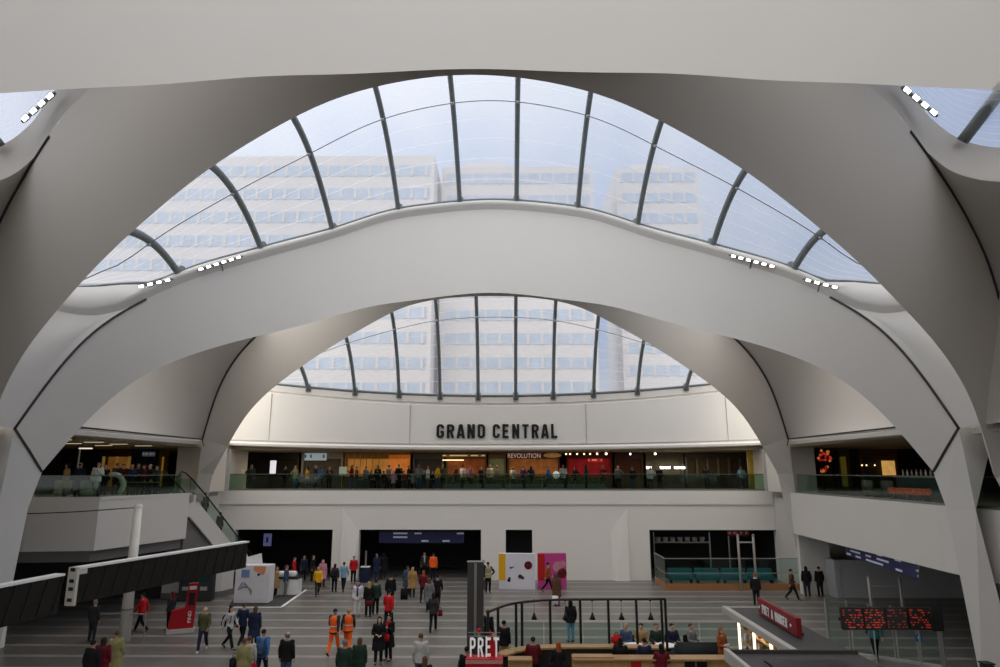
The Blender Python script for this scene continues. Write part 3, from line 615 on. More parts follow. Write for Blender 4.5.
for k in POSES:
    d = pose(k); off = d['off']; hl = V((0, d['lean'] * .6, 0)) + off
    b = B(); torso(b, 0, off=off, lean=d['lean'])
    b.rings([(z + off.z, rx, ry, 0, yo + hl.y) for z, rx, ry, yo in HEAD], 20)
    b.hull([(0, -.118 + hl.y, 1.583 + off.z), (-.017, -.085 + hl.y, 1.578 + off.z), (.017, -.085 + hl.y, 1.578 + off.z), (0, -.09 + hl.y, 1.632 + off.z), (0, -.07 + hl.y, 1.57 + off.z)])
    for s in (-1, 1): b.ball((s * .078, .012 + hl.y, 1.605 + off.z), (.012, .02, .032), 1)
    ex = B()
    for i, s in enumerate((-1, 1)):
        h, kn, an = d['leg'][i]; b.tube([h + V((0, 0, .03)), h.lerp(kn, .5), kn, kn.lerp(an, .35), an], [.088, .075, .055, .056, .036], 12)
        sh, el, wr = d['arm'][i]; b.ball(sh, .058, 2); b.tube([sh, sh.lerp(el, .5), el, el.lerp(wr, .4), wr], [.052, .045, .038, .038, .026], 12)
        fd = (wr - el).normalized(); sd = V((0, -1, 0)) if abs(fd.y) < .8 else V((s, 0, 0)); sd = (sd - fd * sd.dot(fd)).normalized(); nm = fd.cross(sd).normalized()
        inw = nm if nm.dot(V((-wr.x, 0, 0))) >= 0 else -nm
        b.hull([wr + fd * f_ + sd * a_ + nm * c_ for f_, w_ in ((.0, .022), (.045, .04), (.088, .038)) for a_ in (-w_, w_) for c_ in (-.012, .012)])
        for q, (o2, ln) in enumerate(((.030, .068), (.011, .078), (-.010, .072), (-.030, .056))):
            base = wr + fd * .08 + sd * o2; ex.tube([base, base + fd * ln * .5 + inw * .006, base + fd * ln * .8 + inw * .024, base + fd * ln * .92 + inw * .042], [.009, .0085, .008, .006], 7)
        tb = wr + fd * .03 + sd * .036; ex.tube([tb, tb + sd * .024 + fd * .024 + inw * .01, tb + sd * .03 + fd * .055 + inw * .022], [.011, .0095, .007], 7)
        b.ball(an + V((0, -.05, -.03)), (.036, .10, .03), 2)
    body = remesh(b, 'body', .012, 2); joinm(body, ex)
    ey = B()
    for s in (-1, 1): ey.ball((s * .031, -.086 + hl.y, 1.617 + off.z), (.012, .009, .008), 1)
    ey.box((-.024, -.092 + hl.y, 1.553 + off.z), (.024, -.084 + hl.y, 1.559 + off.z))
    nface = len(body.polygons); joinm(body, ey); mi = np.zeros(len(body.polygons), dtype=np.int32); mi[nface:] = 1
    body.materials.append(None); body.materials.append(None); body.polygons.foreach_set('material_index', mi); PM['body', k] = body
    def sleeves(b, infl, end=1.0):
        for i, s in enumerate((-1, 1)):
            sh, el, wr = d['arm'][i]; b.ball(sh + V((-s * .012, 0, .006)), .082 + infl, 2)
            b.tube([sh + V((-s * .04, 0, .01)), sh.lerp(el, .5), el, el.lerp(wr, .5), el.lerp(wr, .97)], [.076 + infl, .068 + infl, .058 + infl, .05 + infl, .044 + infl], 12)
    b = B(); torso(b, .028, off=off, lean=d['lean'], hem=(.80, .165) if k != 'sit' else None, neck=False)
    sleeves(b, 0); PM['jacket', k] = remesh(b, 'jacket', .018, 2)
    b = B(); torso(b, .034, off=off, lean=d['lean'], hem=(.52, .235) if k != 'sit' else None, neck=False); sleeves(b, .006)
    if k != 'sit': b.ball((0, .055 + hl.y, 1.45), (.11, .07, .05), 2)
    PM['coat', k] = remesh(b, 'coat', .02, 2)
    b = B(); b.rings([(z + off.z, rx, ry, 0, 0) for z, rx, ry in ((.80, .15, .11), (.86, .172, .125), (.95, .17, .12), (1.03, .15, .11))], 18)
    for i in (0, 1):
        h, kn, an = d['leg'][i]; b.tube([h + V((0, 0, .04)), h.lerp(kn, .5), kn, kn.lerp(an, .4), an + V((0, 0, .0))], [.105, .092, .073, .068, .058], 12)
    PM['trousers', k] = remesh(b, 'trousers', .017, 2)
    for i in (0, 1):
        b = B(); an = d['leg'][i][2]; t = d['foot'][i]
        pts = [an + V((0, .05, -.035)), an + V((0, 0, -.03)), an + V((0, -.08, -.042)), an + V((0, -.15, -.05)), an + V((0, -.185, -.052))]
        pts = [an + Matrix.Rotation(-t, 3, 'X') @ (p - an) for p in pts]
        b.tube(pts, [.034, .044, .042, .04, .022], 10, (1.0, .62))
        PM['shoe%d' % i, k] = b.mesh('shoe', True)
    for st in ('short', 'long', 'hood', 'cap', 'balding'):
        b = B(); hy = hl.y; hz = off.z
        Rg = {'short': [(1.60, .060, .06, .045), (1.63, .081, .085, .022), (1.665, .083, .094, .014), (1.70, .072, .084, .014), (1.725, .045, .055, .014), (1.735, .012, .016, .014)],
              'long': [(1.36, .085, .045, .075), (1.42, .092, .052, .065), (1.50, .09, .06, .05), (1.58, .087, .075, .035), (1.64, .087, .09, .02), (1.69, .078, .092, .015), (1.725, .05, .06, .014), (1.738, .014, .018, .014)],
              'hood': [(1.44, .10, .085, .02), (1.50, .098, .088, .03), (1.58, .095, .088, .032), (1.65, .093, .096, .025), (1.70, .08, .09, .02), (1.735, .05, .06, .02), (1.748, .014, .018, .02)],
              'cap': [(1.63, .081, .11, -.012), (1.65, .083, .102, .004), (1.69, .077, .093, .01), (1.725, .05, .06, .012), (1.738, .014, .018, .012)],
              'balding': [(1.58, .066, .05, .052), (1.62, .08, .072, .034), (1.65, .079, .072, .034), (1.675, .068, .06, .036)]}[st]
        b.rings([(z + hz, rx, ry, 0, yo + hy) for z, rx, ry, yo in Rg], 18); PM[st, k] = b.mesh('hair', True)
PAL = {'black': (.012, .012, .014), 'charcoal': (.035, .035, .038), 'navy': (.018, .025, .055), 'blue': (.05, .16, .36), 'light blue': (.20, .36, .50), 'grey': (.17, .17, .175), 'pale grey': (.46, .45, .44),
       'white': (.70, .69, .67), 'cream': (.55, .48, .38), 'tan': (.36, .22, .08), 'khaki': (.28, .25, .11), 'olive': (.085, .085, .04), 'dark green': (.022, .045, .03), 'brown': (.11, .055, .03), 'maroon': (.13, .012, .02),
       'red': (.50, .015, .02), 'orange': (.95, .13, .015), 'yellow': (.80, .42, .015), 'pink': (.55, .25, .30), 'purple': (.09, .04, .22), 'teal': (.03, .14, .16), 'denim': (.05, .08, .14), 'blonde': (.42, .27, .11), 'dark brown': (.03, .017, .01), 'rust': (.30, .08, .02), 'skin': (.50, .29, .20), 'silver': (.5, .48, .46)}
def cloth(c): return mat('cloth_' + c.replace(' ', '_'), PAL[c], 0.8, var=0.18, scale=14, spec=0.15)
SKINS = [mat('skin_a', (.50, .29, .20), .55, var=.08), mat('skin_b', (.42, .23, .15), .55, var=.08), mat('skin_c', (.20, .10, .06), .55, var=.08)]
EYE = mat('dark_eye', (.04, .02, .02), .4)
def put(name, me, mats, parent):
    o = bpy.data.objects.new(name, me); COL.objects.link(o); o.parent = parent
    while len(me.materials) < len(mats): me.materials.append(None)
    for i, m in enumerate(mats): o.material_slots[i].link = 'OBJECT'; o.material_slots[i].material = m
    return o
PLACED = []
def person(label, loc, yaw, top='black', legs='charcoal', kind='jacket', ps='stand', hair='short', hc='dark brown', h=1.72, skin=0, group=None, vest=None, shoes='black', scarf=None):
    """yaw 0 faces the viewpoint, 180 faces the end wall"""
    loc = V(loc)
    if ps != 'sit':
        for _ in range(6):
            q = [o for o in PLACED if abs(o.z - loc.z) < .4 and (o.xy - loc.xy).length < .56]
            if not q: break
            away = (loc.xy - CAM.xy).normalized(); loc += V((away.x, away.y, 0)) * .2
    PLACED.append(V(loc))
    T = thing('person', label, 'person', loc, math.radians(yaw), group); s = h / 1.735; T.scale = (s * random.uniform(.98, 1.06), s * 1.02, s)
    put('body', PM['body', ps], [SKINS[skin], EYE], T)
    put('trousers', PM['trousers', ps], [cloth(legs)], T); put('shoe', PM['shoe0', ps], [cloth(shoes)], T); put('shoe', PM['shoe1', ps], [cloth(shoes)], T)
    put('coat' if kind == 'coat' else 'jacket', PM[kind, ps], [cloth(top)], T)
    if hair: put('hood' if hair == 'hood' else ('cap' if hair == 'cap' else 'hair'), PM[hair, ps], [cloth(hc)], T)
    if vest:
        if ('vest', ps) not in PM:
            d = pose(ps); b = B(); torso(b, .042, hem=(.86, .185), off=d['off'], lean=d['lean'], neck=False); PM['vest', ps] = remesh(b, 'vest', .02, 2)
        put('hi_vis_vest', PM['vest', ps], [mat('hi_vis_' + vest, PAL[vest], .6, var=.1, emit=None)], T)
        b = B(); off = pose(ps)['off'].z
        b.rings([(z + off, .192, .150, 0, 0) for z in (1.05, 1.10)], 20); o = put('reflective_band', b.mesh('reflective_band', True), [cloth('silver')], T)
    if scarf:
        b = B(); b.rings([(1.40, .10, .09, 0, 0), (1.44, .115, .10, 0, -.01), (1.49, .085, .09, 0, -.01)], 16); b.box((-.04, -.165, 1.0), (.05, -.13, 1.42)); put('scarf', b.mesh('scarf', True), [cloth(scarf)], T)
    return T
def beside(T, x, y, z):
    """a point given in the person's own frame"""
    return Matrix.Translation(T.location) @ Matrix.Rotation(T.rotation_euler.z, 4, 'Z') @ V((x * T.scale.x, y * T.scale.y, z * T.scale.z))
def backpack(T, label, c):
    k = thing('backpack', label, 'backpack', beside(T, 0, .22, 1.12), T.rotation_euler.z)
    b = B(); b.box((-.15, -.06, -.24), (.15, .12, .22), .06); b.build('bag', cloth(c), k, True); b = B(); b.box((-.11, .1, -.2), (.11, .17, -.02), .025); b.build('front_pocket', cloth(c), k, True)
    b = B()
    for s in (-1, 1): b.tube([(s * .1, -.06, .18), (s * .11, -.16, .33), (s * .115, -.36, .22), (s * .13, -.36, -.02), (s * .13, -.1, -.15)], .018, 6)
    b.build('strap', cloth('charcoal'), k, True); return k
def handbag(T, label, c, x=-.27, y=-.05, z=.62, name='handbag', sz=(.16, .07, .13)):
    k = thing(name, label, 'bag', beside(T, x, y, z), T.rotation_euler.z)
    B().box((-sz[0], -sz[1], -sz[2]), sz, .025).build('bag', cloth(c), k, True)
    B().tube(bez([(-sz[0] * .6, 0, sz[2]), (-sz[0] * .45, 0, sz[2] + .12), (sz[0] * .45, 0, sz[2] + .12), (sz[0] * .6, 0, sz[2])], 5), .012, 6).build('handle', cloth('charcoal'), k, True); return k
def suitcase(p, rz, label, c):
    k = thing('suitcase', label, 'suitcase', p, rz)
    B().box((-.2, -.12, .05), (.2, .12, .62), .035).build('shell', cloth(c), k, True)
    B().tube([(-.1, .1, .6), (-.1, .1, .98), (.1, .1, .98), (.1, .1, .6)], .012, 6).build('handle', BLACK, k)
    for s in (-1, 1): B().tube([(s * .16, -.02, .03), (s * .16, .02, .03)], .03, 10).build('wheel', BLACK, k)
    return k
def G(px, py): p = on_z(px, py, 0); return V((p.x, p.y, 0))
def GH(px, py, h=1.72): p = on_z(px, py, h); return V((p.x, p.y, 0))     # from the top of the head, for feet out of frame
P_ = {}
def pp(key, label, loc, yaw, **k): P_[key] = person(label, loc, yaw, **k); return P_[key]
pp('bald', 'balding man in a dark olive jacket and jeans walking past the red stand', G(202, 651), 10, top='olive', legs='navy', ps='walk', hair='balding', hc='pale grey', shoes='white')
t = pp('gw', 'woman in a grey top striding left with a black backpack', G(228, 649), -80 + 180 - 30, top='pale grey', legs='black', ps='walk', hair='long', hc='black', h=1.7); backpack(t, 'black backpack on the striding woman in the grey top', 'black')
t = pp('nav', 'person in a navy jacket walking right of the woman with the backpack', G(241, 647), 170, top='navy', legs='black', ps='walkb', hc='brown'); handbag(t, 'black shoulder bag carried by the person in the navy jacket', 'black', x=.30, z=.85)
pp('nav2', 'brown haired person in a dark blue coat at the rear of the bottom left group', G(253, 650), 180, top='navy', legs='black', kind='coat', hair='long', hc='brown')
t = pp('lg', 'person in a pale grey top between the khaki coat and the blue jacket', GH(250, 634), 185, top='pale grey', legs='black', hc='brown', h=1.66); handbag(t, 'bright red shopping bag hanging beside the pale grey top', 'red', x=-.18, y=.2, z=.72, name='shopping_bag')
t = pp('bj', 'person in a bright blue jacket seen from behind', GH(264, 629), 180, top='blue', legs='navy', ps='walk', hc='dark brown'); backpack(t, 'blue and grey backpack on the person in the bright blue jacket', 'denim')
t = pp('kh', 'person in a khaki coat at the bottom edge seen from behind', GH(245, 638), 175, top='khaki', legs='black', kind='coat', hc='brown'); handbag(t, 'black bag hanging left of the khaki coat', 'black', x=.33, y=0, z=.9, sz=(.1, .16, .2))
pp('bm', 'man in a black jacket and blue jeans walking alone at the bottom left', GH(288, 632, 1.76), 175, top='black', legs='denim', ps='stand', hair='balding', hc='grey', h=1.78)
pp('o1', 'worker in an orange vest, orange trousers and a dark cap', G(333, 655), 170, top='charcoal', legs='orange', ps='walk', hair='cap', hc='navy', vest='orange', h=1.76)
pp('o2', 'bareheaded worker in an orange vest and orange trousers beside the capped worker', G(347, 654), 185, top='charcoal', legs='orange', ps='walkb', hc='blonde', vest='orange', h=1.72)
pp('dk1', 'man in a dark green jacket in front of the two orange workers', GH(345, 640), 180, top='dark green', legs='charcoal', hc='grey', h=1.75)
pp('dk2', 'woman with fair brown hair in a dark green coat right of the orange workers', GH(360, 636), 190, top='dark green', legs='denim', kind='coat', hair='long', hc='brown', h=1.68)
pp('bc1', 'woman in a long black coat and dark hood standing with folded arms', G(378, 664), 10, top='black', legs='black', kind='coat', ps='hold', hair='hood', hc='black', h=1.7)
t = pp('bc2', 'woman in a long black coat with a red scarf facing the hooded woman', G(388, 666), -30, top='black', legs='black', kind='coat', ps='phone', hair='long', hc='dark brown', h=1.68, scarf='red'); handbag(t, 'red handbag held by the woman in the long black coat', 'red', x=.05, y=-.28, z=.92)
pp('wj', 'man in a pale grey sweater and jeans seen from behind near the bottom edge', GH(421, 633, 1.76), 180, top='pale grey', legs='denim', hc='brown', h=1.76)
pp('lb', 'woman with long brown hair at the bottom edge below the man in the pale sweater', GH(425, 656, 1.66), 180, top='black', legs='black', hair='long', hc='brown', h=1.66)
pp('mb', 'man in a black jacket just beyond the person in the bright red jacket', G(390, 609), 180, top='black', legs='black', hc='black', h=1.8)
pp('rj', 'person in a bright red jacket striding across the middle of the floor', G(388, 629), 170, top='red', legs='black', ps='walk', hc='black', h=1.74)
pp('wt', 'person all in white with a purple scarf', G(357, 616), 0, top='white', legs='white', hair='long', hc='black', scarf='purple', shoes='brown')
t = pp('gb', 'person in a black jacket beside the person in white', G(368, 617), 200, top='black', legs='black', hair='long', hc='blonde'); handbag(t, 'maroon holdall carried beside the person in white', 'maroon', x=.0, y=.22, z=.7)
pp('gb2', 'person in a dark green jacket, rightmost of the pair beside the person in white', G(375, 616), 180, top='dark green', legs='black', hc='black')
pp('ye', 'person in a bright yellow coat walking from the left passage', G(317, 596), 20, top='yellow', legs='charcoal', ps='walk', hair='long', hc='blonde', h=1.66)
pp('pk', 'person in a dusty pink coat behind the yellow coat', G(322, 587), 170, top='pink', legs='maroon', kind='coat', hair='hood', hc='pink', h=1.66)
t = pp('rb', 'person in a black jacket with reddish hair near the left passage', G(334, 592), 175, top='charcoal', legs='black', hair='long', hc='maroon', h=1.66); backpack(t, 'black backpack on the person with reddish hair', 'black')
pp('lbj', 'man in a light blue jacket right of the person with reddish hair', G(343, 591), 180, top='light blue', legs='black', ps='walkb', hc='black')
pp('rs', 'person in a red jacket standing against the pale wall between the two passages', G(353, 583), 10, top='red', legs='black', hc='black', h=1.72)
pp('p1', 'person in a navy coat waiting just inside the middle passage', G(376, 580), 160, top='navy', legs='denim', kind='coat', hc='grey')
pp('p2', 'person in a black coat behind the navy coat in the middle passage', G(383, 579), 200, top='black', legs='charcoal', kind='coat', hair='long', hc='black')
pp('ov', 'worker in an orange jacket standing at the mouth of the middle passage', G(433, 580), 180, top='orange', legs='black', hc='dark brown', vest=None, h=1.78)
pp('od', 'person in a dark jacket left of the worker in the orange jacket', G(424, 578), 10, top='charcoal', legs='black', hc='brown', scarf='pale grey')
t = pp('tn', 'person in a tan coat near the middle passage', G(412, 597), 190, top='tan', legs='charcoal', kind='coat', hair='long', hc='blonde', h=1.68)
pp('tn2', 'person in a grey blue coat left of the tan coat', G(407, 598), 180, top='denim', legs='charcoal', kind='coat', hc='brown', h=1.68)
suitcase(G(404, 600), 0, 'black suitcase beside the grey blue coat', 'black')
pp('dr', 'person with auburn hair in a maroon jacket walking to the middle passage', G(423, 602), 180, top='maroon', legs='black', ps='walk', hair='long', hc='rust', h=1.7)
pp('gm', 'person in a grey coat between the auburn hair and the tall dark haired man', G(429, 612), 180, top='grey', legs='black', kind='coat', hair='long', hc='brown', h=1.68)
pp('tb', 'tall dark haired man in a black jacket, rightmost of the four walking away', G(437, 613), 180, top='black', legs='black', ps='walkb', hc='black', h=1.8)
t = pp('gc', 'woman in a dark grey coat walking away in the centre of the floor', G(433, 632), 180, top='charcoal', legs='black', ps='walk', hair='long', hc='dark brown', h=1.72); handbag(t, 'maroon bag on the shoulder of the woman in the dark grey coat', 'maroon', x=-.27, y=.08, z=.85)
pp('po', 'officer in black with a pale yellow vest standing behind the tall grey pylon', G(488, 593), 20, top='black', legs='black', ps='hip', hair='cap', hc='black', vest='khaki', h=1.8)
pp('po2', 'second officer in black, mostly hidden by the tall grey pylon', G(483, 590), -60, top='black', legs='black', hair='cap', hc='black', vest='khaki', h=1.78)
pp('og', 'person with an orange bag walking right past the advert boards', G(548, 592), 90, top='rust', legs='black', ps='walk', hair='cap', hc='black', h=1.72)
t = pp('wb', 'person in a brown coat in front of the pink advert board', G(557, 606), 150, top='brown', legs='maroon', kind='coat', hair='long', hc='brown'); handbag(t, 'white carrier bag held in front of the pink advert board', 'white', x=.0, y=.2, z=.35, name='carrier_bag', sz=(.17, .08, .22))
pp('hp', 'man in black with a hand on his hip beside the tall pylon', GH(488, 610), 150, top='black', legs='black', ps='hip', hc='brown', h=1.74)
pp('sk', 'woman in a black top and a long tan skirt by the cafe barrier', GH(504, 619), 160, top='black', legs='tan', hc='black', h=1.68)
pp('st', 'person in black with pale jeans standing beyond the cafe frame', G(571, 642), 200, top='black', legs='light blue', hair='hood', hc='black')
pp('rh', 'person in a red hat walking behind the PRET letters', GH(479, 628), 180, top='charcoal', legs='black', hair='cap', hc='red')
pp('lp', 'person in black left of the red base under the PRET letters', GH(467, 646), 180, top='black', legs='black', hc='black')
pp('ww', 'man in black with a white collar at the tip of the red kiosk sign', G(757, 606), 150, top='black', legs='black', hc='rust', scarf='white')
pp('wk', 'person in brown striding past the orange based screen on the right', G(793, 600), 80, top='brown', legs='black', ps='walk', hc='black', h=1.7)
pp('m1', 'man in black with a hood standing by the white recess wall, left of two', G(808, 597), 170, top='black', legs='charcoal', hair='hood', hc='black')
pp('m2', 'man in black with bare dark hair by the recess wall, right of two', G(821, 597), 185, top='black', legs='black', hc='black')
pp('bs', 'person in a teal top beyond the black information screens', G(877, 660), 170, top='teal', legs='black', ps='walk', hc='black')
pp('rc', 'person in a red coat striding past the white mast', G(140, 632), -90, top='red', legs='black', ps='walk', hc='black', h=1.7)
pp('gs', 'man in a dark grey jacket standing under the end of the long black board', G(91, 642), 170, top='charcoal', legs='charcoal', hc='grey', h=1.75)
pp('t1', 'person in a black coat, left of three at the bottom left corner', GH(94, 640), 180, top='black', legs='black', kind='coat', hc='black')
pp('t2', 'person in a maroon coat, middle of three at the bottom left corner', GH(104, 641), 190, top='maroon', legs='black', kind='coat', hair='long', hc='dark brown', h=1.68)
pp('t3', 'person in a khaki coat, right of three at the bottom left corner', GH(117, 636), 200, top='khaki', legs='black', kind='coat', hc='brown', h=1.74)
pp('rk', 'person with maroon hair standing at the red stand', G(169, 630), -100, top='charcoal', legs='black', hair='long', hc='maroon', h=1.7)
pp('k1', 'customer in a tan coat at the white kiosk', G(275, 597), 90, top='tan', legs='black', kind='coat', hair='long', hc='brown')
pp('k2', 'customer in blue with pale trousers at the white counter', G(285, 596), 100, top='denim', legs='grey', hc='brown', h=1.75)
pp('k3', 'man in dark clothes behind the white kiosk', G(267, 594), 60, top='black', legs='black', hc='grey')
for key, lab, px, py, c, hc in (('a', 'red', 293, 584, 'red', 'black'), ('b', 'navy', 303, 582, 'navy', 'black'), ('c', 'grey', 258, 586, 'grey', 'dark brown'), ('d', 'black', 312, 582, 'black', 'brown')):
    pp('lp' + key, 'person in a %s jacket in the dark left passage' % lab, G(px, py), random.uniform(-40, 220), top=c, legs='black', hc=hc)

# ------------------------------------------------------------------ concourse furniture
def rowtext(name, fg, bg, rows, estr=0.0, dens=0.5):
    """panel with lines of small illegible characters"""
    m = bpy.data.materials.new(name); m.use_nodes = True; n = m.node_tree.nodes; l = m.node_tree.links; p = n['Principled BSDF']; p.inputs['Roughness'].default_value = .4
    t = n.new('ShaderNodeTexCoord'); s = n.new('ShaderNodeSeparateXYZ'); l.new(t.outputs['Generated'], s.inputs[0])
    def M(op, a, b=0.0):
        q = n.new('ShaderNodeMath'); q.operation = op
        for i, v in enumerate((a, b)):
            if isinstance(v, (int, float)): q.inputs[i].default_value = v
            else: l.new(v, q.inputs[i])
        return q.outputs[0]
    z = M('MULTIPLY', s.outputs['Z'], rows); line = M('MULTIPLY', M('GREATER_THAN', M('FRACT', z), .35), M('LESS_THAN', M('FRACT', z), .8))
    nz = n.new('ShaderNodeTexWhiteNoise'); nz.noise_dimensions = '2D'; cb = n.new('ShaderNodeCombineXYZ')
    ax = M('ADD', s.outputs['X'], s.outputs['Y']); l.new(M('FLOOR', M('MULTIPLY', ax, 12)), cb.inputs[0]); l.new(M('FLOOR', z), cb.inputs[1]); oi = n.new('ShaderNodeObjectInfo'); ad = n.new('ShaderNodeVectorMath'); ad.operation = 'ADD'; l.new(cb.outputs[0], ad.inputs[0]); l.new(M('FLOOR', M('MULTIPLY', oi.outputs['Random'], 97)), ad.inputs[1]); l.new(ad.outputs[0], nz.inputs['Vector'])
    on = M('MULTIPLY', line, M('LESS_THAN', nz.outputs['Value'], dens)); mx = n.new('ShaderNodeMixRGB'); l.new(on, mx.inputs[0]); mx.inputs[1].default_value = bg + (1,); mx.inputs[2].default_value = fg + (1,)
    l.new(mx.outputs[0], p.inputs['Base Color'])
    if estr: l.new(mx.outputs[0], p.inputs['Emission Color']); p.inputs['Emission Strength'].default_value = estr
    MATS[name] = m; return m
LED = rowtext('red_led', (.9, .06, .02), (.006, .004, .004), 8, 0.13, .4); BLUET = rowtext('blue_sign_face', (.55, .60, .72), (.018, .02, .075), 3, 0.16, .4)
LATT = mat('black_lattice', (.012, .010, .008), .5, var=.5, scale=5)
def board(a, b, z0, z1, label, head=True):
    a, b = V(a), V(b); L = (b - a).length; T = thing('display_board', label, 'display board', (a.x, a.y, 0), math.atan2(b.y - a.y, b.x - a.x))
    B().box((0, -.16, z0), (L, .10, z1 - .06)).build('casing', LATT, T)
    B().box((-.05, -.22, z1 - .07), (L + .05, .16, z1)).build('top_rail', STEEL if not head else WHITE, T)
    k = 0
    while .3 + k * .62 < L - .2:
        x = .3 + k * .62; B().hull([(x, -.19, z0 + .05), (x + .05, -.19, z0 + .05), (x + .3, -.19, z1 - .1), (x + .35, -.19, z1 - .1), (x, -.15, z0 + .05), (x + .05, -.15, z0 + .05), (x + .3, -.15, z1 - .1), (x + .35, -.15, z1 - .1)]).build('strut', BLACK, T); k += 1
    b2 = B(); b2.box((-.1, -.24, z0 - .05), (.0, .17, z1)); b2.box((-.11, -.2, z1 - .25), (.35, -.21, z1 - .02)); e = b2.build('end_plate', CREAM, T)
    for zz in (z0 + .08, z0 + .45, z0 + .72, z1 - .14): B().box((-.115, -.14, zz), (-.095, .06, zz + .12)).build('slot', BLACK, e)
    return T
a = on_z(75, 567, 3.9); c = on_z(245, 541, 3.9)
bd = board(a, c, 2.66, 3.9, 'long black display board with a white end plate seen from its back')
B().tube([(4.0, .1, 3.3), (4.0, 2.4, 3.3)], .05, 8).build('arm', STEEL, bd)
a2 = on_z(60, 573.5, 3.9); bd2 = board((-14.9, 18.5, 0), (a2.x - .05, a2.y, 0), 2.66, 3.9, 'second black display board cut off by the left edge')
B().tube([(4.2, .1, 3.2), (4.2, 4.2, 3.2)], .05, 8).build('arm', STEEL, bd2)
m_ = G(124, 641); mast = thing('mast', 'slim white mast with a dark ring behind the long black display board', 'mast', m_)
B().tube([(0, 0, 0), (0, 0, 5.72)], [.25, .17], 20).build('pole', mat('mast_paint', (.82, .78, .72), .5), mast, True)
B().tube([(0, 0, 1.28), (0, 0, 1.36)], [.265, .265], 20).build('ring', STEEL, mast); B().tube([(0, 0, 5.68), (0, 0, 5.8)], [.2, .16], 16).build('cap', mast.children[0].data.materials[0], mast)
B().tube(bez([(m_.x, m_.y, 5.65), (m_.x - 2.4, m_.y - 1.5, 5.52), (m_.x - 5.2, m_.y - 3.0, 5.5)], 8), .025, 6).build('stay_wire', BLACK, None); tag(bpy.context.scene.objects['stay_wire'], 'thin dark wire running left from the top of the white mast', 'cable')
# low rail by the mast
T = thing('handrail', 'low steel handrail beside the foot of the white mast', 'handrail', (m_.x, m_.y - .1, 0))
for x in (-1.3, 0.9): B().tube([(x, 0, 0), (x, 0, 1.12)], .03, 8).build('post', STEEL, T)
B().tube([(-1.3, 0, 1.12), (.9, 0, 1.12)], .03, 8).build('rail', STEEL, T)
# red ticket stand
p_ = G(181, 633); T = thing('information_stand', 'tall red information stand with a sloping front and pale base', 'information stand', p_, math.radians(25))
pb = B(); pts = [(-.58, .2), (.5, .2), (.56, 2.15), (.16, 2.15), (.08, 1.12), (-.48, .98)]; fa = [pb.bm.verts.new((x, -.14, z)) for x, z in pts]; ba = [pb.bm.verts.new((x, .14, z)) for x, z in pts]; pb.bm.faces.new(fa); pb.bm.faces.new(ba[::-1]); [pb.bm.faces.new((fa[i], fa[(i + 1) % 6], ba[(i + 1) % 6], ba[i])) for i in range(6)]; pb.build('panel', RED, T)
B().box((-.62, -.22, 0), (.56, .22, .21), .02).build('base', mat('stand_base', (.5, .48, .45), .5), T)
B().box((.2, -.16, 1.2), (.46, -.135, 1.75), .01).build('screen', BLACK, T)
B().box((.2, -.16, 1.88), (.5, -.12, 2.04), .01).build('white_plate', WHITE, T)
o = link('lettering', text_mesh('FIND', .14, .5, .01, .01), WHITE, T); o.location = (.36, -.155, .7); o.rotation_euler = (0, math.radians(-90), 0)
# info kiosk
p_ = on_z(268, 604, 0); q_ = on_z(233, 604, 0); L = (p_ - q_).length
T = thing('kiosk', 'white printed kiosk with a small dark screen on its front', 'kiosk', ((p_.x + q_.x) / 2, p_.y + .4, 0)); KW = WHITE
B().box((-L / 2, -.4, .04), (L / 2, .4, 2.05), .02).build('body', mat('kiosk_white', (.72, .70, .74), .4, var=.1, scale=1.2), T)
B().box((-L / 2 + .02, -.38, 0), (L / 2 - .02, .38, .05)).build('plinth', BLACK, T)
B().box((-L / 2 + .35, -.45, 1.42), (-.18, -.395, 1.82), .01).build('screen', mat('kiosk_screen', (.02, .03, .06), .2, emit=(.10, .16, .28), estr=.5), T)
B().hull([(.05, -.415, 1.78), (.72, -.415, 1.78), (.72, -.415, 2.0), (.05, -.415, 2.0), (.62, -.415, 1.55), (.05, -.40, 1.78), (.72, -.40, 1.78), (.72, -.40, 2.0), (.05, -.40, 2.0), (.62, -.40, 1.55)]).build('orange_print', mat('orange_print', (.72, .30, .14), .5), T)
b = B()
for k in range(5): b.tube(bez([(-.75 + .1 * k, -.41, .75 + .05 * k), (-.5 + .12 * k, -.41, 1.15 - .1 * k), (-.1 + .02 * k, -.41, .8 - .08 * k)], 6), .03, 5)
b.build('grey_print', mat('grey_print', (.22, .22, .26), .5), T); B().box((.28, -.42, 1.5), (.4, -.4, 1.62)).build('keypad', BLACK, T)
pb = B(); pts = [(-.95, 2.05), (-.82, 2.85), (-.62, 2.42), (.15, 2.62), (.25, 2.05)]; fa = [pb.bm.verts.new((x, .3, z)) for x, z in pts]; ba = [pb.bm.verts.new((x, .36, z)) for x, z in pts]; pb.bm.faces.new(fa); pb.bm.faces.new(ba[::-1])
for i in range(5): pb.bm.faces.new((fa[i], fa[(i + 1) % 5], ba[(i + 1) % 5], ba[i]))
pb.build('header', WHITE, T)
a = on_z(283, 590, 0); T = thing('counter', 'low white counter with a dark top right of the printed kiosk', 'counter', (a.x + .3, 42.4, 0))
B().box((-1.0, -.45, 0), (1.15, .5, .95), .05).build('body', WHITE, T); B().box((-1.05, -.5, .95), (1.2, .55, 1.02), .01).build('top', BLACK, T); B().box((-.2, -.3, 1.02), (.9, .3, 1.3), .06).build('display_case', WHITE, T)
mm = B(); mm.prism([on_z(228, 607, 0), on_z(282, 607, 0), on_z(305, 590, 0), on_z(240, 590, 0)], 0.004, .02); tag(mm.build('floor_mat', mat('dark_mat', (.05, .048, .046), .8)), 'dark floor mat under the white kiosk and counter', 'mat')
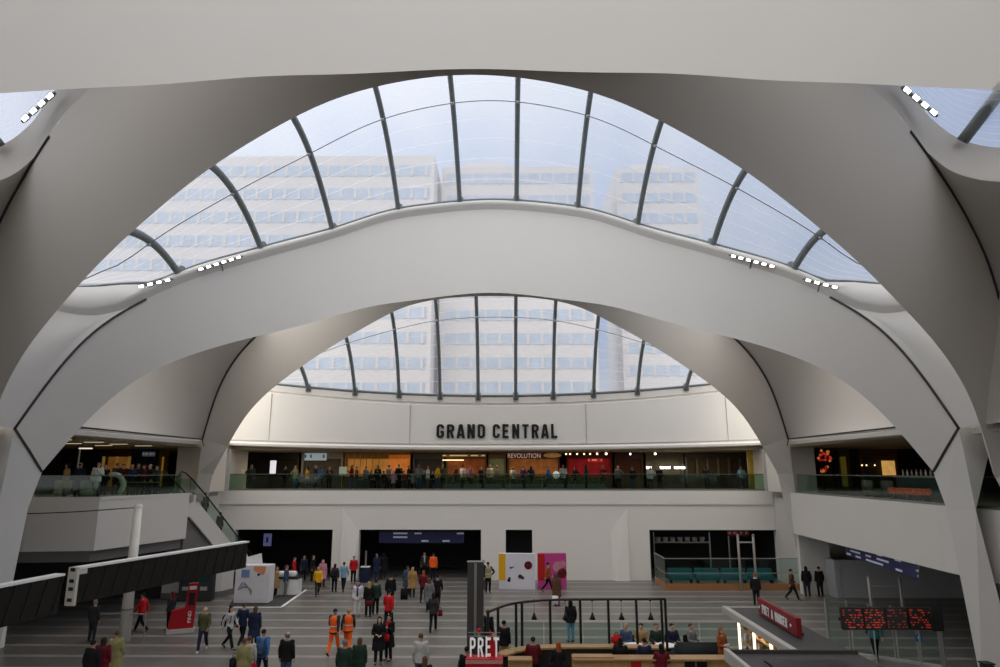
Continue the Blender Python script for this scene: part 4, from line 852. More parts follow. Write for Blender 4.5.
mm = B(); mm.obox(on_z(282, 607, 0), on_z(306, 590, 0), .16, 0.004, .026); mm.obox(on_z(228, 607.5, 0), on_z(282, 607.5, 0), .16, .004, .026); tag(mm.build('mat_edging', WHITE), 'white edging strip around the dark mat by the kiosk', 'edging')
# ticket machines and escalator base
for k, (px, lab) in enumerate(((186, 'left of two dark ticket machines behind the red stand'), (204, 'right of two dark ticket machines behind the red stand'))):
    g = G(px, 601); T = thing('ticket_machine', lab, 'ticket machine', (g.x, 40.3, 0), 0, 'ticket machines')
    B().box((-.42, -.3, 0), (.42, .3, 1.95), .04).build('cabinet', mat('machine_black', (.03, .032, .034), .4), T); B().box((-.3, -.32, 1.05), (.3, -.295, 1.6)).build('screen', mat('machine_glass', (.02, .05, .06), .1), T); B().box((-.2, -.33, .6), (.2, -.295, .8)).build('tray', STEEL, T)
struct(B().prism([(-19.3, 40.8), (-17.0, 40.9), (-16.1, 41.5), (-15.8, 42.5), (-17.0, 43.5), (-19.3, 43.5)], .3, 2.3).build('wall_stair', WALLM), 'white wall wrapping under the escalator', 'wall')
struct(B().prism([(-19.3, 40.75), (-16.95, 40.85), (-16.0, 41.45), (-15.7, 42.5), (-16.9, 43.6), (-19.3, 43.6)], 0, .32).build('baseboard_stair', GREYP), 'grey skirting of the white wall under the escalator', 'skirting')
# escalator
ea, eb = V((-18.0, 39.2, MZ)), V((-16.7, 47.4, 0.2)); ed = (eb - ea); eh = V((ed.x, ed.y, 0)).normalized(); en = V((eh.y, -eh.x, 0))
T = thing('escalator', 'escalator with glass sides descending from the left upper level to the left passage', 'escalator', kind=None)
def espt(t, side, dz): return ea + ed * t + en * side + V((0, 0, dz))
def strip(name, side, lo, hi, m, w=.12, t0=0., t1=1.):
    top = [(0, 0, -1.6), (0, 0, 0)]
    b = B(); pts = []
    for t in (t0, t1):
        for dz in (lo, hi):
            for o2 in (side - w / 2, side + w / 2): pts.append(espt(t, o2, dz))
    return b.hull(pts).build(name, m, T)
SOFF = -1.15
strip('side_cladding', .62, SOFF, .12, WALLM); strip('side_cladding', -.62, SOFF, .12, WALLM); strip('soffit', 0, SOFF - .05, SOFF + .02, GREYP, 1.2); strip('step_band', 0, -.3, -.1, mat('escalator_steps', (.09, .09, .09), .5), 1.1)
for k in range(26):
    t = (k + .5) / 26; c = espt(t, 0, -.02); b = B(); b.hull([c + eh * i + en * j + V((0, 0, z)) for i in (-.17, .17) for j in (-.5, .5) for z in (-.16, 0)]); b.build('step', MATS['escalator_steps'], T)
for sd in (.62, -.62):
    strip('glass_side', sd, .12, .92, GLASS2, .02)
    pts = [ea + en * sd + eh * -1.3 + V((0, 0, .95))] + [espt(t, sd, .97) for t in (.02, .98)] + [eb + en * sd + eh * .8 + V((0, 0, .9))]
    B().tube(bez(pts, 5), .045, 8).build('handrail', mat('rubber_rail', (.03, .03, .03), .4), T, True)
    b = B(); b.hull([ea + en * sd + eh * i + V((0, 0, z)) for i in (-1.3, .05) for z in (.02, .9)] + [ea + en * (sd + .02) + eh * i + V((0, 0, z)) for i in (-1.3, .05) for z in (.02, .9)]); b.build('landing_glass', GLASS2, T)
struct(B().hull([ea + en * i + eh * j + V((0, 0, z)) for i in (-.75, 1.0) for j in (-1.6, .1) for z in (-1.2, -.02)]).build('floor_landing', WALLM), 'white landing block at the top of the escalator', 'landing')
struct(B().hull([espt(t, i, z) for t in (.0, .62) for i in (-.5, .5) for z in (SOFF - .04,)] + [V((espt(t, i, 0).x, espt(t, i, 0).y, 2.35)) for t in (.0, .62) for i in (-.5, .5)]).build('wall_spandrel', GREYP), 'dark grey spandrel wall below the upper half of the escalator', 'wall')
pp('e1', 'dark figure riding high on the escalator', espt(.28, .15, -.02), 160, top='charcoal', legs='charcoal', hc='brown', h=1.68)
pp('e2', 'dark figure lower down on the escalator', espt(.50, .1, -.02), 160, top='black', legs='black', hc='black', h=1.68)

# adverts, pylon
def advert(x0, x1, y, h, label, rz, strip_c, art):
    T = thing('advert_board', label, 'advert board', ((x0 + x1) / 2, y, 0), rz); w = (x1 - x0) / 2
    B().box((-w, -.2, 0), (w, .2, h), .01).build('panel', mat('advert_paper', (.70, .68, .74), .4, var=.12, scale=1.0), T)
    B().box((-w - .01, -.212, .55), (-w + .42, -.195, h - .02)).build('colour_strip', mat('strip_' + strip_c, PAL[strip_c], .4), T)
    for (cx, cz, r, c) in art: b = B(); b.rings([(-.006, r, r, 0, 0), (.006, r, r, 0, 0)], 18); o = b.build('printed_shape', cloth(c), T); o.location = (cx, -.206, cz); o.rotation_euler = (math.pi / 2, 0, 0)
    return T
a, c = G(499, 589), G(536, 589)
T = advert(a.x, c.x - .05, a.y, 2.15, 'white advert board with a yellow strip and a round red picture', math.radians(-3), 'yellow', [(.72, 1.45, .25, 'maroon'), (.72, 1.45, .13, 'rust'), (.2, .78, .13, 'charcoal'), (.36, .7, .1, 'brown'), (-.5, .55, .11, 'navy'), (-.46, .68, .07, 'charcoal'), (-.38, 1.3, .07, 'purple'), (-.25, 1.33, .05, 'purple')])
a, c = G(538, 589), G(566, 588)
m2_ = mat('advert_pink', (.52, .06, .24), .4)
T = advert(a.x, c.x, a.y + .1, 2.15, 'pink and white advert board beside the one with the yellow strip', math.radians(4), 'red', [(.35, 1.35, .32, 'pink'), (.62, .95, .3, 'maroon'), (.25, .75, .2, 'purple'), (.65, 1.5, .2, 'pink')])
T.children[1].material_slots[0].material = m2_
g = G(475, 669); T = thing('pylon', 'tall grey steel pylon standing behind the PRET letters', 'pylon', (g.x, g.y, 0))
b = B(); b.box((-.31, -.12, 0), (.31, .12, 3.82), .015); b.build('shaft', mat('pylon_grey', (.075, .072, .066), .45, .3, var=.15, scale=1.5), T)
B().box((-.05, -.14, .02), (.05, -.118, 3.8)).build('light_seam', STEEL, T); B().box((-.33, -.14, 3.82), (.33, .14, 3.86)).build('cap', STEEL, T); B().box((-.4, -.2, 0), (.4, .2, .1)).build('base', BLACK, T)

# blue signs
def bluesign(x0, x1, y, z0, z1, label, rz=0, hang=.35):
    T = thing('overhead_sign', label, 'sign', ((x0 + x1) / 2, y, z0), rz); w = (x1 - x0) / 2
    B().box((-w, -.06, 0), (w, .06, z1 - z0), .01).build('face', BLUET, T)
    for s in (-.7, .7): B().tube([(w * s, 0, z1 - z0), (w * s, 0, z1 - z0 + hang)], .03, 6).build('hanger', BLACK, T)
    return T
a = on_y(379, 543, 48.8); c = on_y(464, 531, 48.8); bluesign(a.x, c.x, 48.8, a.z, c.z - .05, 'long dark blue overhead sign inside the middle passage')
bluesign(-.0, 4.2, 0, 0, .62, 'dark blue overhead sign under the right balcony', 0, 2.1).matrix_world = Matrix.Translation((18.5, 33.5, 2.86)) @ Matrix.Rotation(math.radians(-97), 4, 'Z') @ Matrix.Scale(1.9, 4, (1, 0, 0))
a = on_y(264, 546, 49.5); c = on_y(271, 534, 49.5)
T = thing('overhead_sign', 'small violet square sign hanging in the dark left passage', 'sign', ((a.x + c.x) / 2, 49.5, a.z)); B().box((-.28, -.05, 0), (.28, .05, .85), .01).build('face', mat('violet_face', (.10, .10, .24), .4, emit=(.14, .14, .32), estr=.5), T); B().box((-.08, -.06, .25), (.08, -.045, .6)).build('figure', mat('violet_dark', (.03, .03, .1), .5), T); B().tube([(0, 0, .85), (0, 0, 1.5)], .02, 6).build('hanger', BLACK, T)
g = G(365, 582); T = thing('barrier_post', 'dark blue box with a slim white post beside the middle passage', 'post', (g.x, g.y, 0)); B().box((-.32, -.25, 0), (.32, .25, .95), .03).build('box', cloth('navy'), T); B().tube([(0, 0, .95), (0, 0, 2.0)], .06, 10).build('post', STEEL, T); B().box((-.3, -.24, .95), (.3, .24, 1.0)).build('top', WHITE, T)

# right hand glazed unit with blue seats and an orange base
T = thing('glass_screen', 'glass screen with an orange base in front of the right hand shop', 'glass screen')
a, c, d = G(654, 582), G(666, 590), G(801, 590); a.x = 10.75; PL = [a, c, d]
for u, v in ((a, c), (c, d)):
    B().obox(u, v, .08, 0, .38).build('base', mat('orange_base', (.36, .17, .07), .5), T); B().obox(u, v, .02, .38, 1.85).build('glass_panel', GLASS2, T); B().obox(u, v, .05, 1.85, 1.9).build('rail', STEEL, T); B().obox(u, v, .045, .98, 1.02).build('rail', STEEL, T)
for k in range(4):
    T = thing('bench', 'teal upholstered bench behind the orange based screen, number %s from the left' % ('one', 'two', 'three', 'four')[k], 'bench', (12.2 + 1.75 * k, 46.2, 0), 0, 'teal benches'); B().box((-.8, -.3, .3), (.8, .3, .62), .05).build('seat', cloth('teal'), T); B().box((-.8, .2, .6), (.8, .34, 1.0), .04).build('backrest', cloth('teal'), T)
    for s in (-.65, .65): B().box((s - .04, -.2, 0), (s + .04, .2, .3)).build('leg', BLACK, T)
T = thing('shelf_unit', 'white framed shelf with small goods inside the right hand shop', 'shelf', (13.2, 49.6, 0))
for x in (-1.95, 2.0, 3.35): B().box((x - .04, -.05, 0), (x + .04, .05, 3.0)).build('upright', STEEL, T)
B().box((-1.95, -.2, 2.28), (2.0, .2, 2.34)).build('shelf', STEEL, T)
for k in range(7): tag(link('tub', B().tube([(0, 0, 0), (0, 0, .32)], [.16, .2], 10).mesh('tub', True), mat('tub_white', (.55, .53, .5), .5)), 'pale tub on the white framed shelf, %s from the left' % ('first', 'second', 'third', 'fourth', 'fifth', 'sixth', 'seventh')[k], 'tub', 'tubs on the shelf').location = (11.55 + .52 * k, 49.6, 2.345)
T = thing('shop_sign', 'small dark red sign inside the right hand shop', 'sign', (17.2, 49.4, 2.75)); B().box((-.75, -.05, 0), (.75, .05, .38), .01).build('face', rowtext('red_sign_face', (.5, .2, .2), (.10, .008, .012), 1, .1, .6), T); B().tube([(0, 0, .38), (0, 0, .55)], .02, 6).build('hanger', BLACK, T)
def goal(px0, px1, py, h, lab, y=None):
    a, c = G(px0, py), G(px1, py); T = thing('barrier_gate', lab, 'gate frame', ((a.x + c.x) / 2, a.y, 0)); w = (c.x - a.x) / 2; sm = mat('post_grey', (.34, .32, .30), .4)
    for s in (-w, w): B().tube([(s, 0, 0), (s, 0, h)], .075, 10).build('post', sm, T, True); B().tube([(s, 0, h), (s, 0, h + .08)], [.1, .05], 10).build('cap', sm, T, True)
    B().tube([(-w, 0, h - .42), (w, 0, h - .42)], .05, 8).build('crossbar', sm, T); return T
goal(741.5, 757, 591, 3.3, 'tall grey two post frame in front of the right hand shop'); goal(873, 904, 620, 2.0, 'low grey two post frame beyond the information screens')

# ------------------------------------------------------------------ cafe in the middle
c1 = V((on_z(545, 646, 1.05).x, 25.9, 0))
T = thing('pergola', 'black curved cafe frame of slim posts and rails with small hanging lamps', 'frame')
rail = [on_z(px, py, 2.5) for px, py in ((488, 612), (498, 608), (516, 603), (550, 600), (600, 599.4), (665, 599))]
B().tube(bez(rail, 6), .045, 8).build('top_rail', BLACK, T, True)
back = [p + V((.12, .6, 0)) for p in rail]; 
for p in (rail[0], rail[1], rail[2], rail[2] + V((.22, .1, 0)), rail[3], on_z(580, 599.6, 2.5), on_z(608, 599.4, 2.5), on_z(636, 599.2, 2.5), on_z(661, 599, 2.5), rail[5]): B().tube([(p.x, p.y, 0), (p.x, p.y, 2.52)], .05, 8).build('post', BLACK, T)
for k, px in enumerate((534, 565, 592, 621, 650)):
    p = on_z(px, 599.8, 2.48); T = thing('pendant_lamp', 'small black pendant lamp on the cafe frame, %s from the left' % ('first', 'second', 'third', 'fourth', 'fifth')[k], 'lamp', (p.x, p.y, 2.46), 0, 'cafe pendant lamps')
    B().tube([(0, 0, 0), (0, 0, -.46)], .008, 5).build('cord', BLACK, T); B().tube([(0, 0, -.44), (0, 0, -.54), (0, 0, -.68)], [.03, .06, .12], 12, None, True).build('shade', BLACK, T, True); B().ball((0, 0, 0), .05, 1).build('rose', BLACK, T)
T = thing('glass_barrier', 'low greenish glass barrier around the cafe seating', 'glass barrier')
a, c = on_z(505, 623, 1.1), on_z(737, 623, 1.1); nP = 6
for k in range(nP):
    u = V((a.x + (c.x - a.x) * k / nP + .03, a.y, 0)); v = V((a.x + (c.x - a.x) * (k + 1) / nP - .03, a.y, 0)); B().obox(u, v, .02, .06, 1.12).build('glass_panel', GLASS2, T); B().obox(u, v, .06, 0, .06).build('shoe', STEEL, T)
WT = mat('pale_wood_top', (.36, .22, .10), .4, var=.2, scale=6)
def desk(pts, z, dep, label, name='bar_counter', front=WOOD, top=WT, sq=()):
    T = thing(name, label, 'counter')
    for u, v in zip(pts, pts[1:]):
        u, v = V((u[0], u[1], 0)), V((v[0], v[1], 0)); B().obox(u, v, dep, z - .06, z).build('top', top, T); B().obox(u, v, dep * .5, .0, z - .06).build('front_panel', front, T)
    return T
q = [on_z(px, py, 1.05) for px, py in ((500, 654), (512, 650), (530, 647), (560, 645.5), (610, 645.5), (665, 646.5))]
desk(q, 1.05, .5, 'curved pale wood bar counter under the black cafe frame', front=mat('bar_dark', (.03, .026, .022), .5))
q2 = [on_z(px, py, 1.02) for px, py in ((572, 657), (735, 657))]; dsk = desk(q2, 1.02, .6, 'long wooden bar counter at the bottom edge with red squares on its front')
for px in (636, 660, 690, 702): 
    p = on_y(px, 664, q2[0].y - .17); B().box((p.x - .17, p.y - .02, .45), (p.x + .17, p.y + .02, .93)).build('red_notice' if px < 670 else 'dark_slot', cloth('red' if px < 670 else 'black'), dsk)
q3 = [on_z(px, 658, 1.0) for px in (508, 532)]; desk(q3, 1.0, .5, 'short wooden counter right of the PRET letters')
p = on_z(591, 652, 1.05); T = thing('wooden_tray', 'pale wooden tray on the bar counter at the bottom edge', 'tray', (p.x, q2[0].y + .05, 1.022)); B().box((-.7, -.22, 0), (.7, .22, .04), .01).build('board', WT, T)
def stool(x, y, label):
    T = thing('bar_stool', label, 'stool', (x, y, 0), 0, 'bar stools'); B().tube([(0, 0, .62), (0, 0, .66)], [.18, .19], 14).build('seat', BLACK, T)
    for k in range(4): t = k * math.pi / 2 + .7; B().tube([(.1 * math.cos(t), .1 * math.sin(t), .62), (.2 * math.cos(t), .2 * math.sin(t), 0)], .016, 6).build('leg', BLACK, T)
    b = B(); b.tube([(.165 * math.cos(t), .165 * math.sin(t), .22) for t in np.linspace(0, 6.283, 17)], .01, 5); b.build('foot_ring', BLACK, T); return T
def sitter(px, py, top, lab, yaw, hc='dark brown', hair='short', back=True, sx=None):
    """someone on a bar stool; py is the top of the head"""
    p = on_z(px, py, 1.53); y = p.y; T = pp('s%d%d' % (px, py), lab, V((p.x, y, .16)), yaw, top=top, legs='black', ps='sit', hc=hc, hair=hair); stool(p.x, y, 'black bar stool under the ' + lab.split(' sitting')[0]); return T
sitter(533, 636, 'maroon', 'person in a maroon top sitting at the curved bar', 180)
sitter(558, 641, 'black', 'person with rust hair and a black top sitting at the curved bar', 200, 'rust', 'long')
sitter(620, 637, 'black', 'person in black sitting left of centre at the long bar', 170, 'black', 'long')
sitter(644, 637, 'navy', 'person in dark navy sitting in the middle of the long bar', 190, 'black')
sitter(661, 643, 'maroon', 'person in a dark red top sitting at the right of the long bar', 180, 'black', 'long')
p = on_z(613, 638, 1.1); T = thing('backpack', 'red bag on the curved bar counter', 'bag', (p.x, q[4].y, 1.055)); B().box((-.2, -.13, 0), (.2, .13, .38), .09).build('bag', cloth('red'), T, True); B().tube(bez([(-.08, 0, .36), (0, 0, .46), (.08, 0, .36)], 4), .012, 6).build('handle', cloth('black'), T)
T = thing('sofa', 'dark upholstered sofa beyond the long bar', 'sofa', (on_z(686, 656, .1).x, 27.1, 0)); fb = mat('dark_upholstery', (.018, .022, .020), .7)
B().box((-.85, -.42, .12), (.85, .42, .46), .06).build('seat', fb, T, True); B().box((-.85, -.46, .3), (.85, -.22, 1.02), .09).build('backrest', fb, T, True)
for s in (-1, 1): B().box((s * .85 - .12, -.44, .12), (s * .85 + .12, .42, .68), .06).build('armrest', fb, T, True)
for s in (-.75, .75):
    for t in (-.35, .35): B().box((s - .03, t - .03, 0), (s + .03, t + .03, .13)).build('leg', BLACK, T)
for k, (px, top, hc, lab) in enumerate(((626, 'denim', 'blonde', 'person in a grey blue top seated beyond the frame, first of five'), (641, 'tan', 'black', 'person in a tan top seated beyond the frame, second of five'), (656, 'dark green', 'brown', 'person in a dark green top seated beyond the frame, third of five'), (672, 'navy', 'black', 'person in a navy top seated beyond the frame, fourth of five'), (691, 'grey', 'brown', 'person in a grey top seated beyond the frame, last of five'))):
    p = on_z(px, 628, 1.40); yb = 28.3; x = on_y(px, 628, yb).x
    pp('c%d' % px, lab, V((x, yb, .0)), 20 * (k - 2), top=top, legs='black', ps='sit', hc=hc)
    T = thing('cafe_chair', 'dark cafe chair under the ' + lab[lab.index(', ') + 2:] + ' people seated beyond the frame', 'chair', (x, yb, 0), math.radians(20 * (k - 2)), 'cafe chairs')
    B().box((-.21, -.22, .42), (.21, .22, .455), .01).build('seat', BLACK, T); B().box((-.2, .24, .6), (.2, .27, .9), .01).build('backrest', BLACK, T)
    for i in (-1, 1):
        for j in (-1, 1): B().tube([(i * .19, j * .2, .44), (i * .2, j * .24, 0)], .014, 6).build('leg', BLACK, T)
        B().tube([(i * .18, .22, .44), (i * .18, .26, .86)], .014, 6).build('back_post', BLACK, T)
for k, px in enumerate((633, 664)):
    p = on_y(px, 640, 27.75); T = thing('cafe_table', ('left' if k == 0 else 'right') + ' round white cafe table beyond the black frame', 'table', (p.x, 27.5, 0), 0, 'cafe tables'); B().tube([(0, 0, .72), (0, 0, .75)], .4, 20).build('tabletop', WHITE, T); B().tube([(0, 0, .02), (0, 0, .72)], .035, 8).build('stem', BLACK, T); B().tube([(0, 0, 0), (0, 0, .025)], .24, 16).build('base', BLACK, T)
p = on_y(721, 627, 26.0)
t = pp('sv', 'server with auburn hair in a brown top and white apron by the kiosk', V((p.x, 26.0, 0)), 40, top='rust', legs='brown', ps='hold', hair='long', hc='rust', h=1.7)
b = B(); b.box((-.17, -.235, .5), (.17, -.16, 1.2), .02); put('apron', b.mesh('apron'), [cloth('white')], t)

# PRET letter sign
zb = 1.12; p = on_y(470, 657, 22.6); e = on_y(499, 657, 22.6); zb = p.z; T = thing('letter_sign', 'tall white PRET letters standing on a red box', 'sign', ((p.x + e.x) / 2, 22.6, 0)); w = (e.x - p.x) / 2
o = link('lettering', block_text('PRET', on_y(470, 637, 22.6).z - zb, 2 * w, .125, .05, .2), mat('white_letters', (.82, .82, .80), .4, emit=(1, 1, .97), estr=.25), T); o.location = (0, 0, zb + .01)
B().box((-w - .12, -.3, 0), (w + .12, .3, zb), .02).build('box', RED, T); B().box((-w - .12, -.32, zb - .12), (w + .12, -.28, zb - .02)).build('pale_band', mat('pale_red', (.55, .25, .22), .5), T)
ht = on_y(470, 636, 22.6).z
for zz in (ht - .02, ht + .09): B().box((-w - .06, -.01, zz), (w + .04, .01, zz + .025)).build('rail', STEEL, T)
B().hull([(w * .25, .12, zb), (w * .95, .12, zb), (w * .55, .12, ht), (w * .35, .12, ht + .2), (w * .25, .15, zb), (w * .95, .15, zb), (w * .55, .15, ht), (w * .35, .15, ht + .2)]).build('red_screen', RED, T)

# PRET A MANGER kiosk on the right
a, c = on_z(733, 607, 2.9), on_z(803, 652, 2.9); kx = (a.x + c.x) / 2
T = thing('food_kiosk', 'food kiosk with a grey roof, pale roof edge and lit shelves of snacks', 'kiosk')
B().box((kx - .2, 17.0, 2.72), (kx + 1.25, a.y, 2.88), .02).build('roof', mat('roof_grey', (.05, .047, .044), .6), T)
B().box((kx - .3, 17.0, 2.72), (kx - .1, a.y + .1, 2.92), .02).build('roof_edge', mat('roof_edge', (.42, .40, .37), .5), T); B().box((kx - .3, a.y - .02, 2.72), (kx + 1.25, a.y + .1, 2.9), .02).build('roof_edge', MATS['roof_edge'], T)
B().box((kx + .95, 17.1, 0), (kx + 1.05, a.y - .1, 2.72)).build('back_wall', mat('kiosk_wall', (.10, .07, .04), .6), T)
B().box((kx + .1, 17.1, 0), (kx + .95, a.y - .2, .95)).build('counter', BLACK, T)
for k in range(4):
    B().box((kx + .12, 17.1, 1.25 + .36 * k), (kx + .95, a.y - .3, 1.28 + .36 * k)).build('shelf', WOOD, T)
for k, y in enumerate(np.linspace(a.y - .35, 17.6, 5)): B().box((kx + .06, y - .03, 1.0), (kx + .12, y + .03, 2.6)).build('light_strip', mat('warm_strip', (.9, .8, .6), .3, emit=(1, .86, .62), estr=3.0), T)
snack = [B().box((-.06, -.08, 0), (.06, .08, .2), .02).mesh('snack_pack'), B().tube([(0, 0, 0), (0, 0, .14), (0, 0, .2)], [.05, .05, .03], 8).mesh('snack_pack', True)]
cols = [cloth(c) for c in ('tan', 'rust', 'cream', 'khaki', 'white', 'brown')]
for me in snack: me.materials.append(cols[0])
i = 0; ORD = ['first', 'second', 'third', 'fourth', 'fifth', 'sixth', 'seventh', 'eighth', 'ninth', 'tenth', 'eleventh', 'twelfth', 'thirteenth', 'fourteenth', 'fifteenth', 'sixteenth', 'seventeenth', 'eighteenth', 'nineteenth', 'twentieth']
for k in range(4):
    for j in range(16):
        o = bpy.data.objects.new('snack_pack', snack[(i + k) % 2]); COL.objects.link(o); o.location = (kx + .22 + .1 * (j % 2), a.y - .62 - j * .3, 1.281 + .36 * k); o.material_slots[0].link = 'OBJECT'; o.material_slots[0].material = cols[(i * 7 + k) % 6]; i += 1
        tag(o, '%s snack pack from the far end, %s lit kiosk shelf' % (ORD[j], ('lowest', 'second', 'third', 'top')[k]), 'snack', 'snack packs on the kiosk shelves')
L_ = bpy.data.lights.new('kiosk_light', 'AREA'); L_.energy = 30; L_.color = (1, .8, .5); L_.shape = 'RECTANGLE'; L_.size = .3; L_.size_y = 4; lo = bpy.data.objects.new('kiosk_light', L_); COL.objects.link(lo); lo.location = (kx + .35, 20.2, 2.68)
sa, sb = on_z(760, 614, 2.9), on_z(799, 638, 2.9)
T = thing('sign_board', 'dark red PRET A MANGER board standing on the kiosk roof', 'sign', ((sa.x + sb.x) / 2, (sa.y + sb.y) / 2, 2.88), math.atan2(sb.y - sa.y, sb.x - sa.x)); L = (sb - sa).length
sh = on_y(760, 596.5, sa.y).z - 2.9
B().box((-L / 2, -.04, 0.03), (L / 2, .1, sh), .01).build('board', mat('sign_maroon', (.22, .012, .02), .4), T)
o = link('lettering', block_text('* PRET A MANGER *', sh * .5, L * .86, .14, .012, .14), WHITE, T); o.location = (-.1, -.055, sh * .25)
for s in (-1, 1): B().box((s * L * .35 - .03, 0, 0), (s * L * .35 + .03, .3, .05)).build('foot', BLACK, T)
# nearer kiosk block
a, c = on_z(726, 649, 3.2), on_z(845, 648, 3.2)
T = thing('kiosk_block', 'nearer kiosk block with a dark recessed roof and pale edge at the bottom right', 'kiosk'); x0, x1, y1 = a.x, c.x + .2, a.y
B().box((x0, 11.5, 3.02), (x1, y1, 3.12)).build('roof', MATS['roof_grey'], T)
B().box((x0 - .06, 11.5, 2.95), (x0 + .05, y1, 3.22), .01).build('roof_edge', MATS['roof_edge'], T); B().box((x0, y1 - .1, 2.95), (x1, y1, 3.2), .01).build('roof_edge', MATS['roof_grey'], T)
B().box((x0 + .6, 11.5, 3.12), (x1 - .7, y1 - .75, 3.16)).build('roof_well', BLACK, T); B().box((x0 + .1, 11.6, 0), (x1 - .1, y1 - .1, 3.02)).build('body', mat('block_body', (.12, .05, .04), .5), T)

# glass ticket barrier with red dot information screens
a, c, d = G(830, 651), G(868, 663), V((17.3, 27.3, 0))
T = thing('glass_barrier', 'glass ticket barrier with steel posts in front of the right balcony', 'glass barrier')
for u, v in ((a, d),):
    n_ = 5
    for k in range(n_):
        s_, e_ = u.lerp(v, k / n_), u.lerp(v, (k + 1) / n_); dr = (e_ - s_).normalized() * .05; B().obox(s_ + dr, e_ - dr, .02, .1, 1.95).build('glass_panel', GLASS2, T); B().obox(s_, e_, .12, 0, .1).build('kerb', mat('kerb_pale', (.42, .41, .39), .5), T)
    for k in range(n_ + 1): s_ = u.lerp(v, k / n_); B().tube([s_, s_ + V((0, 0, 2.05))], .035 if k not in (0, n_) else .07, 8).build('post', STEEL, T)
scr = []
for k, (px, lab) in enumerate(((852, 'first black screen of red dot text on the glass barrier, far left'), (874, 'second black screen of red dot text on the glass barrier'), (896, 'third black screen on the glass barrier, its red text almost blank'), (919, 'fourth black screen of red dot text on the glass barrier, far right'))):
    Y = 27.2; p = on_y(px, 618.5, Y); T = thing('information_screen', lab, 'information screen', (p.x, Y, p.z - .4), 0, 'red dot information screens')
    B().box((-.41, -.06, 0), (.41, .10, .8), .015).build('case', BLACK, T); B().box((-.37, -.075, .05), (.37, -.055, .75)).build('display', LED if k != 2 else rowtext('dim_led', (.35, .03, .02), (.006, .004, .004), 7, .2, .3), T); B().box((-.44, .1, .3), (.44, .16, .42)).build('mounting_rail', BLACK, T)
    B().tube([(0, .13, .3), (0, .13, -(p.z - .4))], .03, 6).build('support', STEEL, T)
p = on_y(938, 620, 27.2); T = thing('information_screen', 'blank dark screen at the right end of the row of red dot screens', 'information screen', (p.x, 27.25, p.z - .4)); B().box((-.2, -.06, 0), (.2, .1, .85), .01).build('case', BLACK, T); B().tube([(0, .05, 0), (0, .05, -(p.z - .4))], .03, 6).build('support', STEEL, T)
p = on_y(916, 637, 27.6); T = thing('notice_sign', 'small blue notice on the glass below the screens', 'sign', (p.x, 27.42, p.z - .12)); B().box((-.13, -.02, 0), (.13, .02, .26)).build('plate', cloth('blue'), T); B().box((-.05, -.03, .1), (.04, -.018, .2)).build('symbol', WHITE, T); B().tube([(0, .03, .1), (0, .03, -(p.z - .12))], .02, 6).build('support', STEEL, T)
p = on_z(975, 659, .95); T = thing('litter_bin', 'black bin at the foot of the right column', 'bin', (16.9, 24.3, 0)); B().box((-.16, -.16, 0), (.16, .16, .95), .03).build('body', BLACK, T); B().box((-.18, -.18, .95), (.18, .18, 1.0), .01).build('lid', BLACK, T)
p = G(0, 655); T = thing('counter', 'end of a white counter cut off by the left edge', 'counter', (-21.5, 29.4, 0)); B().box((-1.2, -.5, 0), (1.2, .5, 1.0), .03).build('body', WHITE, T); B().box((-1.25, -.55, 1.0), (1.22, .55, 1.05), .01).build('top', mat('dark_top', (.1, .1, .1), .4), T)

# ------------------------------------------------------------------ balconies: glass, shops, crowd
def balustrade(pts, label, post=True):
    T = thing('balustrade', label, 'balustrade', (pts[0][0], pts[0][1], MZ)); o = V((pts[0][0], pts[0][1], 0))
    for p, q in zip(pts, pts[1:]):
        p, q = V((p[0], p[1], 0)) - o, V((q[0], q[1], 0)) - o; L = (q - p).length; n_ = max(1, round(L / 2.2))
        B().obox(p, q, .1, -.01, .1).build('base_channel', GREYP, T); B().obox(p, q, .05, 1.08, 1.13).build('handrail', mat('rail_dark', (.10, .12, .11), .35, .4), T)
        for k in range(n_):
            a, b = p.lerp(q, k / n_), p.lerp(q, (k + 1) / n_); d = (q - p).normalized() * .015; B().obox(a + d, b - d, .02, .1, 1.08).build('glass_panel', GLASS, T)
    return T
balustrade([(-19.2, YE + .12), (19.0, YE + .12)], 'long glass balustrade of the far balcony under the name sign')
balustrade([(17.95, 8.2), (17.9, 26.9), (18.65, 42.2)], 'glass balustrade along the right balcony')
balustrade([(-21.4, 32.05), (-18.6, 32.45), (-17.2, 37.6)], 'glass balustrade along the left balcony')
balustrade([(-18.15, 8.2), (-18.1, 24.0)], 'glass balustrade at the near left opening')
def shop(x0, x1, z0, z1, m, y=54.5, name='shop', label='', dep=.2, frame=None):
    T = thing(name, label, 'shop front', ((x0 + x1) / 2, y, MZ)); w = (x1 - x0) / 2 - .1
    B().box((-w, 0, z0), (w, dep, z1)).build('backing', m, T)
    for s in (-1, 1): B().box((s * w - .08, -.25, 0), (s * w + .08, .1, z1)).build('jamb', frame or BLACK, T)
    B().box((-w, -.3, z1 - .5), (w, .05, z1)).build('fascia', frame or BLACK, T); B().box((-w, -.5, 0), (w, 0, min(z0, .9) if z0 > .05 else .3)).build('counter', mat('shop_counter', (.06, .045, .035), .5), T)
    return T
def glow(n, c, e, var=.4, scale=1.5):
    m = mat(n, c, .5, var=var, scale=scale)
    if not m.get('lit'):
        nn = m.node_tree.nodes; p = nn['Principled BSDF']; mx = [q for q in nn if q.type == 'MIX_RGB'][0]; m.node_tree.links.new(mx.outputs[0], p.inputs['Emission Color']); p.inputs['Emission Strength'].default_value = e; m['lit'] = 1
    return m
def X(px, y=54.5): return on_y(px, 465, y).x
ZT = 2.78
T = shop(X(232), X(300), .9, ZT, mat('shop_dark', (.02, .014, .012), .6), label='dark shop front at the left end of the far balcony')
